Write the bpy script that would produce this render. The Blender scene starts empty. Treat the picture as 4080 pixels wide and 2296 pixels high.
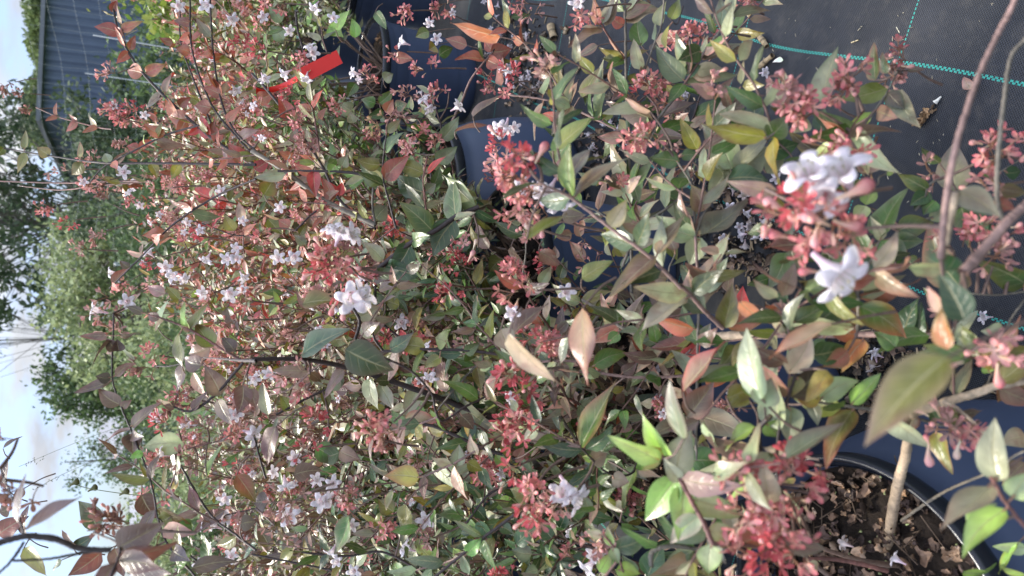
import bpy, math, random
import numpy as np
from mathutils import Vector, Matrix
C = bpy.context.scene.collection
PI = math.pi
R = math.radians
# ------------------------------------------------------------------ camera, sky, sun, exposure
F = 3080.0; PITCH = R(25.0); CAMZ = 0.83
cam_d = bpy.data.cameras.new("camera"); cam = bpy.data.objects.new("camera", cam_d); C.objects.link(cam)
bpy.context.scene.camera = cam
cam_d.sensor_fit = 'HORIZONTAL'; cam_d.sensor_width = 36; cam_d.lens = 36*F/4080
cam_d.clip_start = 0.02; cam_d.clip_end = 2000
fv = np.array([0, math.cos(PITCH), -math.sin(PITCH)])
xc = np.array([0, -math.sin(PITCH), -math.cos(PITCH)])      # picture right = down in the world: the phone was held on its side
yc = np.array([1.0, 0, 0])
CP = np.array([0, 0, CAMZ])
M = Matrix(((xc[0], yc[0], -fv[0], CP[0]), (xc[1], yc[1], -fv[1], CP[1]), (xc[2], yc[2], -fv[2], CP[2]), (0, 0, 0, 1)))
cam.matrix_world = M
cam_d.dof.use_dof = True; cam_d.dof.focus_distance = 1.0; cam_d.dof.aperture_fstop = 9.0

world = bpy.data.worlds.new("World"); bpy.context.scene.world = world; world.use_nodes = True
SUN_EL, SUN_AZ = R(52), R(-35)
wn = world.node_tree.nodes; wl = world.node_tree.links
bg = wn['Background']; bg.inputs['Strength'].default_value = 0.108
sky = wn.new('ShaderNodeTexSky'); sky.sky_type = 'NISHITA'; sky.sun_disc = False
sky.sun_elevation = SUN_EL; sky.sun_rotation = SUN_AZ; sky.dust_density = 0.5; sky.air_density = 1.0
tc = wn.new('ShaderNodeTexCoord'); mp = wn.new('ShaderNodeMapping'); mp.inputs['Scale'].default_value = (1, 1, 2.6)
nz = wn.new('ShaderNodeTexNoise'); nz.inputs['Scale'].default_value = 4.6; nz.inputs['Detail'].default_value = 7; nz.inputs['Roughness'].default_value = 0.55
rp = wn.new('ShaderNodeValToRGB'); rp.color_ramp.elements[0].position = 0.45; rp.color_ramp.elements[1].position = 0.56
nz2 = wn.new('ShaderNodeTexNoise'); nz2.inputs['Scale'].default_value = 6.5; nz2.inputs['Detail'].default_value = 5
rp2 = wn.new('ShaderNodeValToRGB'); rp2.color_ramp.elements[0].position = 0.35; rp2.color_ramp.elements[1].position = 0.65
rp2.color_ramp.elements[0].color = (5.0, 5.3, 6.0, 1); rp2.color_ramp.elements[1].color = (8.0, 8.2, 8.5, 1)
mx = wn.new('ShaderNodeMixRGB')
wl.new(tc.outputs['Generated'], mp.inputs[0]); wl.new(mp.outputs[0], nz.inputs['Vector']); wl.new(mp.outputs[0], nz2.inputs['Vector'])
wl.new(nz.outputs['Fac'], rp.inputs[0]); wl.new(nz2.outputs['Fac'], rp2.inputs[0])
hsv = wn.new('ShaderNodeHueSaturation'); hsv.inputs['Value'].default_value = 1.15; hsv.inputs['Saturation'].default_value = 0.8
tn = wn.new('ShaderNodeMixRGB'); tn.blend_type = 'MULTIPLY'; tn.inputs[0].default_value = 1; tn.inputs[2].default_value = (.74, .89, 1.24, 1)
wl.new(sky.outputs[0], tn.inputs[1]); wl.new(tn.outputs[0], hsv.inputs['Color'])
wl.new(rp.outputs[0], mx.inputs[0]); wl.new(hsv.outputs[0], mx.inputs[1]); wl.new(rp2.outputs[0], mx.inputs[2])
sx = wn.new('ShaderNodeSeparateXYZ'); wl.new(tc.outputs['Generated'], sx.inputs[0])
zz = wn.new('ShaderNodeMath'); zz.operation = 'MULTIPLY_ADD'; zz.use_clamp = False; wl.new(sx.outputs['Z'], zz.inputs[0]); zz.inputs[1].default_value = 2.3; zz.inputs[2].default_value = 0.44
zm = wn.new('ShaderNodeMath'); zm.operation = 'MAXIMUM'; wl.new(zz.outputs[0], zm.inputs[0]); zm.inputs[1].default_value = 0.3
vm = wn.new('ShaderNodeVectorMath'); vm.operation = 'SCALE'; wl.new(mx.outputs[0], vm.inputs[0]); wl.new(zm.outputs[0], vm.inputs['Scale'])
wl.new(vm.outputs[0], bg.inputs['Color'])
sun_d = bpy.data.lights.new("sun", 'SUN'); sun_d.energy = 4.1; sun_d.angle = R(8); sun_d.color = (1.0, 0.93, 0.80)
sun = bpy.data.objects.new("sun", sun_d); C.objects.link(sun)
sv = Vector((math.sin(SUN_AZ)*math.cos(SUN_EL), math.cos(SUN_AZ)*math.cos(SUN_EL), math.sin(SUN_EL)))
sun.rotation_euler = sv.to_track_quat('Z', 'Y').to_euler()
vs = bpy.context.scene.view_settings
vs.view_transform = 'Standard'; vs.look = 'None'; vs.exposure = 0.72; vs.gamma = 1

# ------------------------------------------------------------------ helpers
def P(x, y, d):
    """a point d metres along the view axis, seen at photograph pixel x, y"""
    return CP + d*(fv + (x-2040)/F*xc + (1148-y)/F*yc)
def proj(p):
    q = np.asarray(p) - CP
    d = q @ fv
    return 2040 + F*(q @ xc)/d, 1148 - F*(q @ yc)/d, d
def nrm(v):
    v = np.asarray(v, float); return v/(np.linalg.norm(v)+1e-12)
def setp(o, label=None, cat=None, group=None, kind=None):
    if label: o['label'] = label
    if cat: o['category'] = cat
    if group: o['group'] = group
    if kind: o['kind'] = kind
    return o
def empty(name, loc, label, cat, group=None):
    o = bpy.data.objects.new(name, None); C.objects.link(o); o.location = loc; o.empty_display_size = .05
    setp(o, label, cat, group); return o
class MB:
    def __init__(s): s.v = []; s.f = []; s.c = []; s.u = []; s.n = 0
    def add(s, v, f, col=(1, 1, 1), uv=None):
        v = np.asarray(v, float).reshape(-1, 3); k = len(v)
        s.v.append(v); s.f.append(np.asarray(f, int)+s.n)
        c = np.asarray(col, float)
        s.c.append(np.tile(c, (k, 1)) if c.ndim == 1 else c)
        s.u.append(np.zeros((k, 2)) if uv is None else uv)
        s.n += k
    def mesh(s, name, smooth=True):
        me = bpy.data.meshes.new(name)
        V = np.vstack(s.v); Fq = np.vstack(s.f)
        me.vertices.add(len(V)); me.vertices.foreach_set('co', V.ravel())
        me.loops.add(Fq.size); me.loops.foreach_set('vertex_index', Fq.ravel().astype(np.int32))
        me.polygons.add(len(Fq)); me.polygons.foreach_set('loop_start', np.arange(0, Fq.size, 4, dtype=np.int32))
        me.polygons.foreach_set('use_smooth', np.full(len(Fq), bool(smooth)))
        me.update(calc_edges=True)
        a = me.color_attributes.new('Col', 'FLOAT_COLOR', 'POINT')
        Cc = np.ones((len(V), 4)); Cc[:, :3] = np.vstack(s.c); a.data.foreach_set('color', Cc.ravel())
        uvl = me.uv_layers.new(name='UVMap'); U = np.vstack(s.u)[Fq.ravel()]; uvl.data.foreach_set('uv', U.ravel())
        return me
    def obj(s, name, mat, parent=None, smooth=True):
        if s.n == 0: return None
        me = s.mesh(name, smooth); me.materials.append(mat)
        return link(name, me, parent)
WM = {}
def link(name, me, parent=None, mw=None):
    o = bpy.data.objects.new(name, me); C.objects.link(o)
    mw = Matrix.Identity(4) if mw is None else mw
    WM[o.name] = mw
    if parent is not None:
        pw = WM.get(parent.name, None)
        if pw is None: pw = Matrix.Translation(parent.location)
        o.parent = parent; o.matrix_basis = pw.inverted() @ mw
    else: o.matrix_basis = mw
    return o
def tube(mb, pts, rad, n=6, col=(1, 1, 1)):
    pts = np.asarray(pts, float); k = len(pts)
    rad = np.full(k, rad) if np.isscalar(rad) else np.asarray(rad)
    t = np.gradient(pts, axis=0); t /= (np.linalg.norm(t, axis=1, keepdims=True)+1e-12)
    up = np.array([0.31, 0.52, 0.79]); a = np.cross(t, up); a /= (np.linalg.norm(a, axis=1, keepdims=True)+1e-9); b = np.cross(t, a)
    th = np.arange(n)*2*PI/n
    V = pts[:, None, :] + rad[:, None, None]*(np.cos(th)[None, :, None]*a[:, None, :] + np.sin(th)[None, :, None]*b[:, None, :])
    i = np.arange(k-1)[:, None]; j = np.arange(n)[None, :]; j2 = (j+1) % n
    Fq = np.stack([i*n+j, i*n+j2, (i+1)*n+j2, (i+1)*n+j], -1).reshape(-1, 4)
    c = np.asarray(col, float)
    if c.ndim == 2: c = np.repeat(c, n, axis=0)
    u = np.stack([np.tile(th/(2*PI), k), np.repeat(np.linspace(0, 1, k), n)], -1)
    mb.add(V.reshape(-1, 3), Fq, c, u)
def smooth_path(pts, m=6):
    pts = np.asarray(pts, float)
    if len(pts) < 3: 
        t = np.linspace(0, 1, m+1)[:, None]; return pts[0]*(1-t)+pts[-1]*t
    P0 = np.vstack([2*pts[0]-pts[1], pts, 2*pts[-1]-pts[-2]]); out = []
    for i in range(1, len(P0)-2):
        a, b, c, d = P0[i-1], P0[i], P0[i+1], P0[i+2]
        for k in range(m):
            t = k/m
            out.append(.5*((2*b)+(-a+c)*t+(2*a-5*b+4*c-d)*t*t+(-a+3*b-3*c+d)*t**3))
    out.append(pts[-1]); return np.array(out)
def box(mb, lo, hi, col=(1, 1, 1), rot=0, org=(0, 0, 0)):
    x0, y0, z0 = lo; x1, y1, z1 = hi
    V = np.array([(x0, y0, z0), (x1, y0, z0), (x1, y1, z0), (x0, y1, z0), (x0, y0, z1), (x1, y0, z1), (x1, y1, z1), (x0, y1, z1)], float)
    c, s = math.cos(rot), math.sin(rot)
    V = V @ np.array([[c, s, 0], [-s, c, 0], [0, 0, 1]]) + np.array(org)
    mb.add(V, [(0, 3, 2, 1), (4, 5, 6, 7), (0, 1, 5, 4), (1, 2, 6, 5), (2, 3, 7, 6), (3, 0, 4, 7)], col)

# ------------------------------------------------------------------ materials
def newmat(name):
    m = bpy.data.materials.new(name); m.use_nodes = True
    return m, m.node_tree.nodes, m.node_tree.links, m.node_tree.nodes['Principled BSDF']
def math_(nd, ln, op, a, b=None, c=None):
    n = nd.new('ShaderNodeMath'); n.operation = op
    for i, x in enumerate((a, b, c)):
        if x is None: continue
        if isinstance(x, (int, float)): n.inputs[i].default_value = x
        else: ln.new(x, n.inputs[i])
    return n.outputs[0]
def leaf_material(name, rough=0.33, veins=True, trans=0.15, spec=0.7):
    m, nd, ln, bs = newmat(name)
    at = nd.new('ShaderNodeAttribute'); at.attribute_name = 'Col'
    col = at.outputs['Color']
    tco = nd.new('ShaderNodeTexCoord')
    ns = nd.new('ShaderNodeTexNoise'); ns.inputs['Scale'].default_value = 90; ns.inputs['Detail'].default_value = 3
    ln.new(tco.outputs['Object'], ns.inputs['Vector'])
    br = nd.new('ShaderNodeHueSaturation'); ln.new(col, br.inputs['Color'])
    ln.new(math_(nd, ln, 'MULTIPLY_ADD', ns.outputs['Fac'], 1.0, 0.5), br.inputs['Value'])
    colo = br.outputs[0]; hgt = ns.outputs['Fac']
    if veins:
        uv = nd.new('ShaderNodeUVMap'); uv.uv_map = 'UVMap'; sp = nd.new('ShaderNodeSeparateXYZ'); ln.new(uv.outputs[0], sp.inputs[0])
        s = math_(nd, ln, 'ABSOLUTE', math_(nd, ln, 'MULTIPLY_ADD', sp.outputs['X'], 2.0, -1.0))
        t = sp.outputs['Y']
        mid = math_(nd, ln, 'SUBTRACT', 1.0, math_(nd, ln, 'MULTIPLY', s, 11.0)); mid.node.use_clamp = True
        ns2 = nd.new('ShaderNodeTexNoise'); ns2.inputs['Scale'].default_value = 5; ln.new(uv.outputs[0], ns2.inputs['Vector'])
        wob = math_(nd, ln, 'MULTIPLY', ns2.outputs['Fac'], 0.6)
        q = math_(nd, ln, 'FRACT', math_(nd, ln, 'ADD', math_(nd, ln, 'SUBTRACT', math_(nd, ln, 'MULTIPLY', t, 5.5), math_(nd, ln, 'MULTIPLY', math_(nd, ln, 'POWER', s, 0.8), 1.5)), wob))
        lat = math_(nd, ln, 'SUBTRACT', 1.0, math_(nd, ln, 'MULTIPLY', math_(nd, ln, 'ABSOLUTE', math_(nd, ln, 'SUBTRACT', q, 0.5)), 10.0)); lat.node.use_clamp = True
        lat = math_(nd, ln, 'MULTIPLY', lat, math_(nd, ln, 'SUBTRACT', 1.0, s))
        v = math_(nd, ln, 'MAXIMUM', mid, math_(nd, ln, 'MULTIPLY', lat, 0.55))
        lt = nd.new('ShaderNodeMixRGB'); lt.blend_type = 'MIX'
        vc = nd.new('ShaderNodeMixRGB'); vc.inputs[0].default_value = 0.8; ln.new(colo, vc.inputs[1]); vc.inputs[2].default_value = (0.42, 0.38, 0.2, 1)
        ln.new(math_(nd, ln, 'MULTIPLY', v, 0.75), lt.inputs[0]); ln.new(colo, lt.inputs[1]); ln.new(vc.outputs[0], lt.inputs[2])
        colo = lt.outputs[0]
        nb = nd.new('ShaderNodeTexNoise'); nb.inputs['Scale'].default_value = 55; nb.inputs['Detail'].default_value = 5; nb.inputs['Roughness'].default_value = .6; ln.new(tco.outputs['Object'], nb.inputs['Vector'])
        rb = nd.new('ShaderNodeValToRGB'); rb.color_ramp.elements[0].position = .56; rb.color_ramp.elements[1].position = .70; ln.new(nb.outputs['Fac'], rb.inputs[0])
        mb_ = nd.new('ShaderNodeMixRGB'); mb_.blend_type = 'MULTIPLY'; ln.new(math_(nd, ln, 'MULTIPLY', rb.outputs[0], .75), mb_.inputs[0]); ln.new(colo, mb_.inputs[1]); mb_.inputs[2].default_value = (.62, .38, .42, 1)
        colo = mb_.outputs[0]
        rr_ = nd.new('ShaderNodeMapRange'); rr_.inputs['To Min'].default_value = rough-.12; rr_.inputs['To Max'].default_value = rough+.2; ln.new(nb.outputs['Fac'], rr_.inputs['Value']); ln.new(rr_.outputs[0], bs.inputs['Roughness'])
        hgt = math_(nd, ln, 'ADD', math_(nd, ln, 'MULTIPLY', v, -1.0), math_(nd, ln, 'MULTIPLY', ns.outputs['Fac'], 0.8))
    bp = nd.new('ShaderNodeBump'); bp.inputs['Strength'].default_value = 0.6; bp.inputs['Distance'].default_value = 0.0007
    ln.new(hgt, bp.inputs['Height']); ln.new(bp.outputs[0], bs.inputs['Normal'])
    ln.new(colo, bs.inputs['Base Color']); bs.inputs['Roughness'].default_value = rough; bs.inputs['Specular IOR Level'].default_value = spec
    tr = nd.new('ShaderNodeBsdfTranslucent'); ln.new(colo, tr.inputs['Color'])
    ms = nd.new('ShaderNodeMixShader'); ms.inputs[0].default_value = trans
    ln.new(bs.outputs[0], ms.inputs[1]); ln.new(tr.outputs[0], ms.inputs[2])
    ln.new(ms.outputs[0], nd['Material Output'].inputs['Surface'])
    return m
M_leaf = leaf_material('leaf')
M_far = leaf_material('far_leaf', 0.6, False, 0.3, 0.3)
M_petal = leaf_material('petal', 0.55, False, 0.3, 0.3)
M_sepal = leaf_material('sepal', 0.5, False, 0.25, 0.4)
def bark_material():
    m, nd, ln, bs = newmat('bark')
    at = nd.new('ShaderNodeAttribute'); at.attribute_name = 'Col'
    tco = nd.new('ShaderNodeTexCoord'); ns = nd.new('ShaderNodeTexNoise'); ns.inputs['Scale'].default_value = 260; ns.inputs['Detail'].default_value = 4
    ln.new(tco.outputs['Object'], ns.inputs['Vector'])
    br = nd.new('ShaderNodeHueSaturation'); ln.new(at.outputs['Color'], br.inputs['Color']); ln.new(math_(nd, ln, 'MULTIPLY_ADD', ns.outputs['Fac'], 1.6, 0.2), br.inputs['Value'])
    ln.new(br.outputs[0], bs.inputs['Base Color']); bs.inputs['Roughness'].default_value = .6
    bp = nd.new('ShaderNodeBump'); bp.inputs['Strength'].default_value = .5; bp.inputs['Distance'].default_value = .0008; ln.new(ns.outputs['Fac'], bp.inputs['Height']); ln.new(bp.outputs[0], bs.inputs['Normal'])
    return m
M_bark = bark_material()
def simple(name, col, rough=.6, spec=.5, nscale=40, namp=.4, bump=.2, bdist=.001):
    m, nd, ln, bs = newmat(name)
    tco = nd.new('ShaderNodeTexCoord'); ns = nd.new('ShaderNodeTexNoise'); ns.inputs['Scale'].default_value = nscale; ns.inputs['Detail'].default_value = 5
    ln.new(tco.outputs['Object'], ns.inputs['Vector'])
    br = nd.new('ShaderNodeHueSaturation'); br.inputs['Color'].default_value = (*col, 1); ln.new(math_(nd, ln, 'MULTIPLY_ADD', ns.outputs['Fac'], 2*namp, 1-namp), br.inputs['Value'])
    ln.new(br.outputs[0], bs.inputs['Base Color']); bs.inputs['Roughness'].default_value = rough; bs.inputs['Specular IOR Level'].default_value = spec
    bp = nd.new('ShaderNodeBump'); bp.inputs['Strength'].default_value = bump; bp.inputs['Distance'].default_value = bdist; ln.new(ns.outputs['Fac'], bp.inputs['Height']); ln.new(bp.outputs[0], bs.inputs['Normal'])
    return m
M_pot = simple('pot_plastic', (0.056, 0.076, 0.130), .36, .5, 14, .25, .1)
M_soil = simple('soil', (0.022, 0.016, 0.012), .95, .2, 160, .8, 1.0, .004)
M_shed = simple('shed_metal', (0.10, 0.13, 0.20), .55, .4, 3, .25, .1)
M_roof = simple('roof_grey', (0.17, 0.18, 0.21), .7, .3, 3, .2, .1)
M_brick = simple('house_wall', (0.26, 0.2, 0.17), .8, .3, 6, .2, .2)
M_wire = simple('wire', (0.35, 0.38, 0.38), .4, .5, 10, .1, 0)
M_red = simple('red_plastic', (0.72, 0.02, 0.012), .5, .5, 30, .1, .05)
M_grass = simple('grass_ground', (0.07, 0.11, 0.035), .9, .2, 2, .5, .5, .02)
def attr_mat(name, rough):
    m, nd, ln, bs = newmat(name); at = nd.new('ShaderNodeAttribute'); at.attribute_name = 'Col'
    tco = nd.new('ShaderNodeTexCoord'); ns = nd.new('ShaderNodeTexNoise'); ns.inputs['Scale'].default_value = 300; ns.inputs['Detail'].default_value = 3
    ln.new(tco.outputs['Object'], ns.inputs['Vector'])
    br = nd.new('ShaderNodeHueSaturation'); ln.new(at.outputs['Color'], br.inputs['Color']); ln.new(math_(nd, ln, 'MULTIPLY_ADD', ns.outputs['Fac'], 1.4, .3), br.inputs['Value'])
    ln.new(br.outputs[0], bs.inputs['Base Color']); bs.inputs['Roughness'].default_value = rough; return m
M_dry = attr_mat('dry_matter', .8)
# woven weed mat: weave, bright green guide threads, dust
E1 = np.array([0.39, 0.92]); E2 = np.array([0.92, -0.39])
def mat_material():
    m, nd, ln, bs = newmat('weed_mat_weave')
    tco = nd.new('ShaderNodeTexCoord')
    wp = nd.new('ShaderNodeTexNoise'); wp.inputs['Scale'].default_value = 1.3; wp.inputs['Detail'].default_value = 1; ln.new(tco.outputs['Object'], wp.inputs['Vector'])
    sp = nd.new('ShaderNodeSeparateXYZ'); ln.new(tco.outputs['Object'], sp.inputs[0]); x, y = sp.outputs['X'], sp.outputs['Y']
    w = math_(nd, ln, 'MULTIPLY_ADD', wp.outputs['Fac'], 0.14, -0.07)
    a = math_(nd, ln, 'ADD', math_(nd, ln, 'ADD', math_(nd, ln, 'MULTIPLY', x, .39), math_(nd, ln, 'MULTIPLY', y, .92)), math_(nd, ln, 'MULTIPLY', w, .3))
    b = math_(nd, ln, 'ADD', math_(nd, ln, 'ADD', math_(nd, ln, 'MULTIPLY', x, .92), math_(nd, ln, 'MULTIPLY', y, -.39)), w)
    def line(c, off, per, half):
        q = math_(nd, ln, 'FRACT', math_(nd, ln, 'DIVIDE', math_(nd, ln, 'ADD', c, off+per*40+per/2), per))
        dd = math_(nd, ln, 'MULTIPLY', math_(nd, ln, 'ABSOLUTE', math_(nd, ln, 'SUBTRACT', q, .5)), per)
        return math_(nd, ln, 'LESS_THAN', dd, half)
    def dash(c, per, duty): return math_(nd, ln, 'LESS_THAN', math_(nd, ln, 'FRACT', math_(nd, ln, 'DIVIDE', math_(nd, ln, 'ADD', c, 50), per)), duty)
    thin = math_(nd, ln, 'MULTIPLY', line(a, -.715, .30, .0009), dash(b, .005, .6))
    thA = math_(nd, ln, 'MULTIPLY', line(b, .0-.0010, .245, .0010), dash(a, .006, .62))
    thB = math_(nd, ln, 'MULTIPLY', line(b, .0+.0011, .245, .0010), dash(math_(nd, ln, 'ADD', a, .003), .006, .62))
    g = math_(nd, ln, 'MAXIMUM', thin, math_(nd, ln, 'MAXIMUM', thA, thB))
    P1 = .0032
    s1 = math_(nd, ln, 'SINE', math_(nd, ln, 'MULTIPLY', a, 2*PI/P1)); s2 = math_(nd, ln, 'SINE', math_(nd, ln, 'MULTIPLY', b, 2*PI/P1))
    wv = math_(nd, ln, 'MULTIPLY', s1, s2)
    n2 = nd.new('ShaderNodeTexNoise'); n2.inputs['Scale'].default_value = 5; n2.inputs['Detail'].default_value = 8; n2.inputs['Roughness'].default_value = .65; ln.new(tco.outputs['Object'], n2.inputs['Vector'])
    r = nd.new('ShaderNodeValToRGB'); r.color_ramp.elements[0].position = .3; r.color_ramp.elements[1].position = .75
    r.color_ramp.elements[0].color = (.013, .015, .018, 1); r.color_ramp.elements[1].color = (.045, .048, .055, 1); ln.new(n2.outputs['Fac'], r.inputs[0])
    hv = nd.new('ShaderNodeHueSaturation'); ln.new(r.outputs[0], hv.inputs['Color']); ln.new(math_(nd, ln, 'MULTIPLY_ADD', wv, .85, 1.0), hv.inputs['Value'])
    n3 = nd.new('ShaderNodeTexNoise'); n3.inputs['Scale'].default_value = 38; n3.inputs['Detail'].default_value = 9; n3.inputs['Roughness'].default_value = .75; ln.new(tco.outputs['Object'], n3.inputs['Vector'])
    r3 = nd.new('ShaderNodeValToRGB'); r3.color_ramp.elements[0].position = .5; r3.color_ramp.elements[1].position = .78; ln.new(n3.outputs['Fac'], r3.inputs[0])
    du = nd.new('ShaderNodeMixRGB'); ln.new(math_(nd, ln, 'MULTIPLY', r3.outputs[0], .55), du.inputs[0]); ln.new(hv.outputs[0], du.inputs[1]); du.inputs[2].default_value = (.11, .10, .085, 1)
    mxx = nd.new('ShaderNodeMixRGB'); ln.new(math_(nd, ln, 'MULTIPLY', g, .9), mxx.inputs[0]); ln.new(du.outputs[0], mxx.inputs[1]); mxx.inputs[2].default_value = (.05, .4, .32, 1)
    ln.new(mxx.outputs[0], bs.inputs['Base Color']); bs.inputs['Roughness'].default_value = .6; bs.inputs['Specular IOR Level'].default_value = .35
    bp = nd.new('ShaderNodeBump'); bp.inputs['Strength'].default_value = .6; bp.inputs['Distance'].default_value = .0008; ln.new(wv, bp.inputs['Height']); ln.new(bp.outputs[0], bs.inputs['Normal'])
    return m
M_mat = mat_material()

# ------------------------------------------------------------------ setting
def sheet(name, x0, y0, x1, y1, z, mat, n=1, amp=0):
    mb = MB(); xs = np.linspace(x0, x1, n+1); ys = np.linspace(y0, y1, n+1)
    X, Y = np.meshgrid(xs, ys, indexing='ij'); Z = np.full_like(X, z)+amp*(np.sin(X*5.1+Y*2)+np.sin(Y*4.3-X*1.7+1))
    i, j = np.meshgrid(np.arange(n), np.arange(n), indexing='ij'); k = n+1
    Fq = np.stack([i*k+j, (i+1)*k+j, (i+1)*k+j+1, i*k+j+1], -1).reshape(-1, 4)
    mb.add(np.stack([X, Y, Z], -1).reshape(-1, 3), Fq); o = mb.obj(name, mat); o['kind'] = 'structure'; return o
sheet('ground', -400, -400, 400, 900, -0.02, M_grass)
sheet('weed_mat', -3.5, -1.5, 3.5, 7.0, 0.0, M_mat, 160, .0022)

# ------------------------------------------------------------------ leaf templates
def leaf_template(nt, ns):
    t = np.linspace(0, 1, nt+1); s = np.linspace(-1, 1, 2*ns+1)
    w = np.power(t, .58)*np.power(1-t, 1.12)*(1+.2*(1-t)); w /= w.max()
    w[0] = .05; w[-1] = 0.01
    T, S = np.meshgrid(t, s, indexing='ij'); W = w[:, None]*np.ones_like(S)
    k = 2*ns+1; i, j = np.meshgrid(np.arange(nt), np.arange(2*ns), indexing='ij')
    Fq = np.stack([i*k+j, i*k+j+1, (i+1)*k+j+1, (i+1)*k+j], -1).reshape(-1, 4)
    return T.ravel(), S.ravel(), W.ravel(), Fq
LT = {0: leaf_template(10, 3), 1: leaf_template(6, 2), 2: leaf_template(4, 1)}
PAL = dict(g=(.075, .135, .028), d=(.05, .078, .024), D=(.034, .072, .03), o=(.16, .145, .024), s=(.21, .22, .135), m=(.22, .135, .10), r=(.30, .09, .055), R=(.46, .055, .055), O=(.38, .12, .05), y=(.32, .26, .05), p=(.42, .29, .22), b=(.115, .07, .052), G=(.17, .31, .06), k=(.33, .33, .20), w=(.26, .37, .09))
rng = np.random.default_rng(7); random.seed(5)
def add_leaf(mb, base, d, n, L, W, col, lod=1, rs=None, edge=None):
    rs = rng if rs is None else rs
    T, S, Wd, Fq = LT[lod]
    d = nrm(d); sd = nrm(np.cross(d, n)); n = np.cross(sd, d)
    fold = rs.uniform(.1, .38); curl = rs.uniform(-.05, .28); tw = rs.uniform(-.35, .35); bend = rs.uniform(-.08, .08)
    ph = rs.uniform(0, 6); rip = rs.uniform(.0, .045)
    w = Wd*W*.5
    ang = tw*(T-.3)
    up = fold*np.abs(S)*w + rip*L*np.sin(T*9+ph+S*1.5)*np.abs(S)*1.0 - curl*L*T*T
    lat = S*w*math.sqrt(max(.1, 1-fold*fold)) + bend*L*np.sin(T*PI)
    la = lat*np.cos(ang)-up*np.sin(ang)*0.6; u2 = up*np.cos(ang*.3)+lat*np.sin(ang)
    V = base + d*(L*T)[:, None] + sd*la[:, None] + n*u2[:, None]
    c = np.asarray(col, float)*rs.uniform(.75, 1.3)
    c = np.clip(c*(1+rs.normal(0, .07, 3)), .005, .9)
    if edge is None: edge = c*np.array([1.35, .85, .8]) if rs.random() < .7 else c
    e = np.clip(np.clip(np.abs(S)-.45, 0, 1)*.9+rs.uniform(.3, 1.3)*np.clip(T-rs.uniform(.3, .6), 0, 1), 0, 1)[:, None]; c = c[None]*(1+(.25*(1-T))[:, None]*np.array([.6, 1.0, -.2]))
    cc = c*(1-e)+np.asarray(edge)[None]*e
    mb.add(V, Fq, cc, np.stack([S*.5+.5, T], -1))

# ------------------------------------------------------------------ flower meshes
def sepal(mb, base, d, n, L, W, c0, c1):
    t = np.array([0, .3, .6, .85, 1.0]); w = np.array([.25, .55, 1.0, .85, .3])*W*.5
    sd = nrm(np.cross(d, n)); n = np.cross(sd, d)
    V = []; cc = []
    for ti, wi in zip(t, w):
        for s in (-1, 0, 1):
            V.append(base+d*L*ti+sd*wi*s+n*(abs(s)*wi*.35+ .12*L*ti*ti)); cc.append(np.array(c0)*(1-ti)+np.array(c1)*ti)
    Fq = [(i*3+j, i*3+j+1, (i+1)*3+j+1, (i+1)*3+j) for i in range(4) for j in range(2)]
    mb.add(V, Fq, np.array(cc))
def club(mb, base, d, L, r, c0, c1, n=7):
    t = np.array([0, .25, .5, .72, .88, .97, 1.0]); rr = np.array([.22, .3, .55, 1, .92, .5, .05])*r
    side = nrm(np.cross(d, (0.3, .5, .8))); 
    pts = base+np.outer(t*L, d)+np.outer(np.sin(t*PI)*L*.08, side)
    cc = np.array(c0)[None]*(1-t[:, None])+np.array(c1)[None]*t[:, None]
    tube(mb, pts, rr, n, cc)
HUES = {'P': ((.62, .38, .28), (.54, .125, .15)), 'T': ((.46, .32, .25), (.46, .21, .20)), 'X': ((.60, .20, .18), (.56, .08, .10)), 'N': ((.28, .17, .12), (.27, .13, .11)),
        'Y': ((.50, .48, .22), (.62, .33, .22)), 'L': ((.66, .46, .36), (.68, .27, .27))}
def cluster_mesh(hue, seed, nstar=22, buds=6, name='flower_cluster'):
    rs = np.random.default_rng(seed); mb = MB(); c0, c1 = HUES[hue]
    for k in range(nstar):
        z = rs.uniform(.0, .042); a = rs.uniform(0, 2*PI); lean = rs.uniform(.35, 1.5)*(1.15-z/.05*.55)
        dr = np.array([math.cos(a)*math.sin(lean), math.sin(a)*math.sin(lean), math.cos(lean)])
        st = np.array([0, 0, z*.8]); ln_ = rs.uniform(.007, .018)
        tube(mb, [st, st+dr*ln_*.5+np.array([0, 0, .001]), st+dr*ln_], [.0005, .0006, .0010], 4, (.32, .17, .10))
        ct = st+dr*ln_; ax = nrm(dr+rs.normal(0, .25, 3)); u = nrm(np.cross(ax, (.2, .3, .9))); v = np.cross(ax, u)
        m = 4 if rs.random() < .6 else 5; op = rs.uniform(.5, 1.35)
        a0 = rs.uniform(0, 6)
        for q in range(m):
            b = a0+q*2*PI/m+rs.normal(0, .12)
            rd = math.cos(b)*u+math.sin(b)*v; dd = nrm(rd*math.sin(op)+ax*math.cos(op))
            vv = rs.uniform(.75, 1.25)
            sepal(mb, ct, dd, ax, rs.uniform(.0085, .0125), rs.uniform(.0036, .0052), np.array(c0)*vv, np.array(c1)*vv)
    for k in range(buds):
        z = rs.uniform(.02, .045); a = rs.uniform(0, 2*PI); lean = rs.uniform(.3, 1.6)
        dr = np.array([math.cos(a)*math.sin(lean), math.sin(a)*math.sin(lean), math.cos(lean)])
        club(mb, np.array([0, 0, z*.8])+dr*.008, dr, rs.uniform(.009, .016), rs.uniform(.0018, .0030), (.72, .6, .36), (.78, .34, .32))
    me = mb.mesh(name); me.materials.append(M_sepal); return me
CL = {h: [cluster_mesh(h, 10*i+ord(h), 15+3*i, 3+2*i) for i in range(3)] for h in HUES}
CLS = {h: [cluster_mesh(h, 100+i+ord(h), 5+2*i, 2+i) for i in range(3)] for h in HUES}   # loose sprigs
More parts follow.
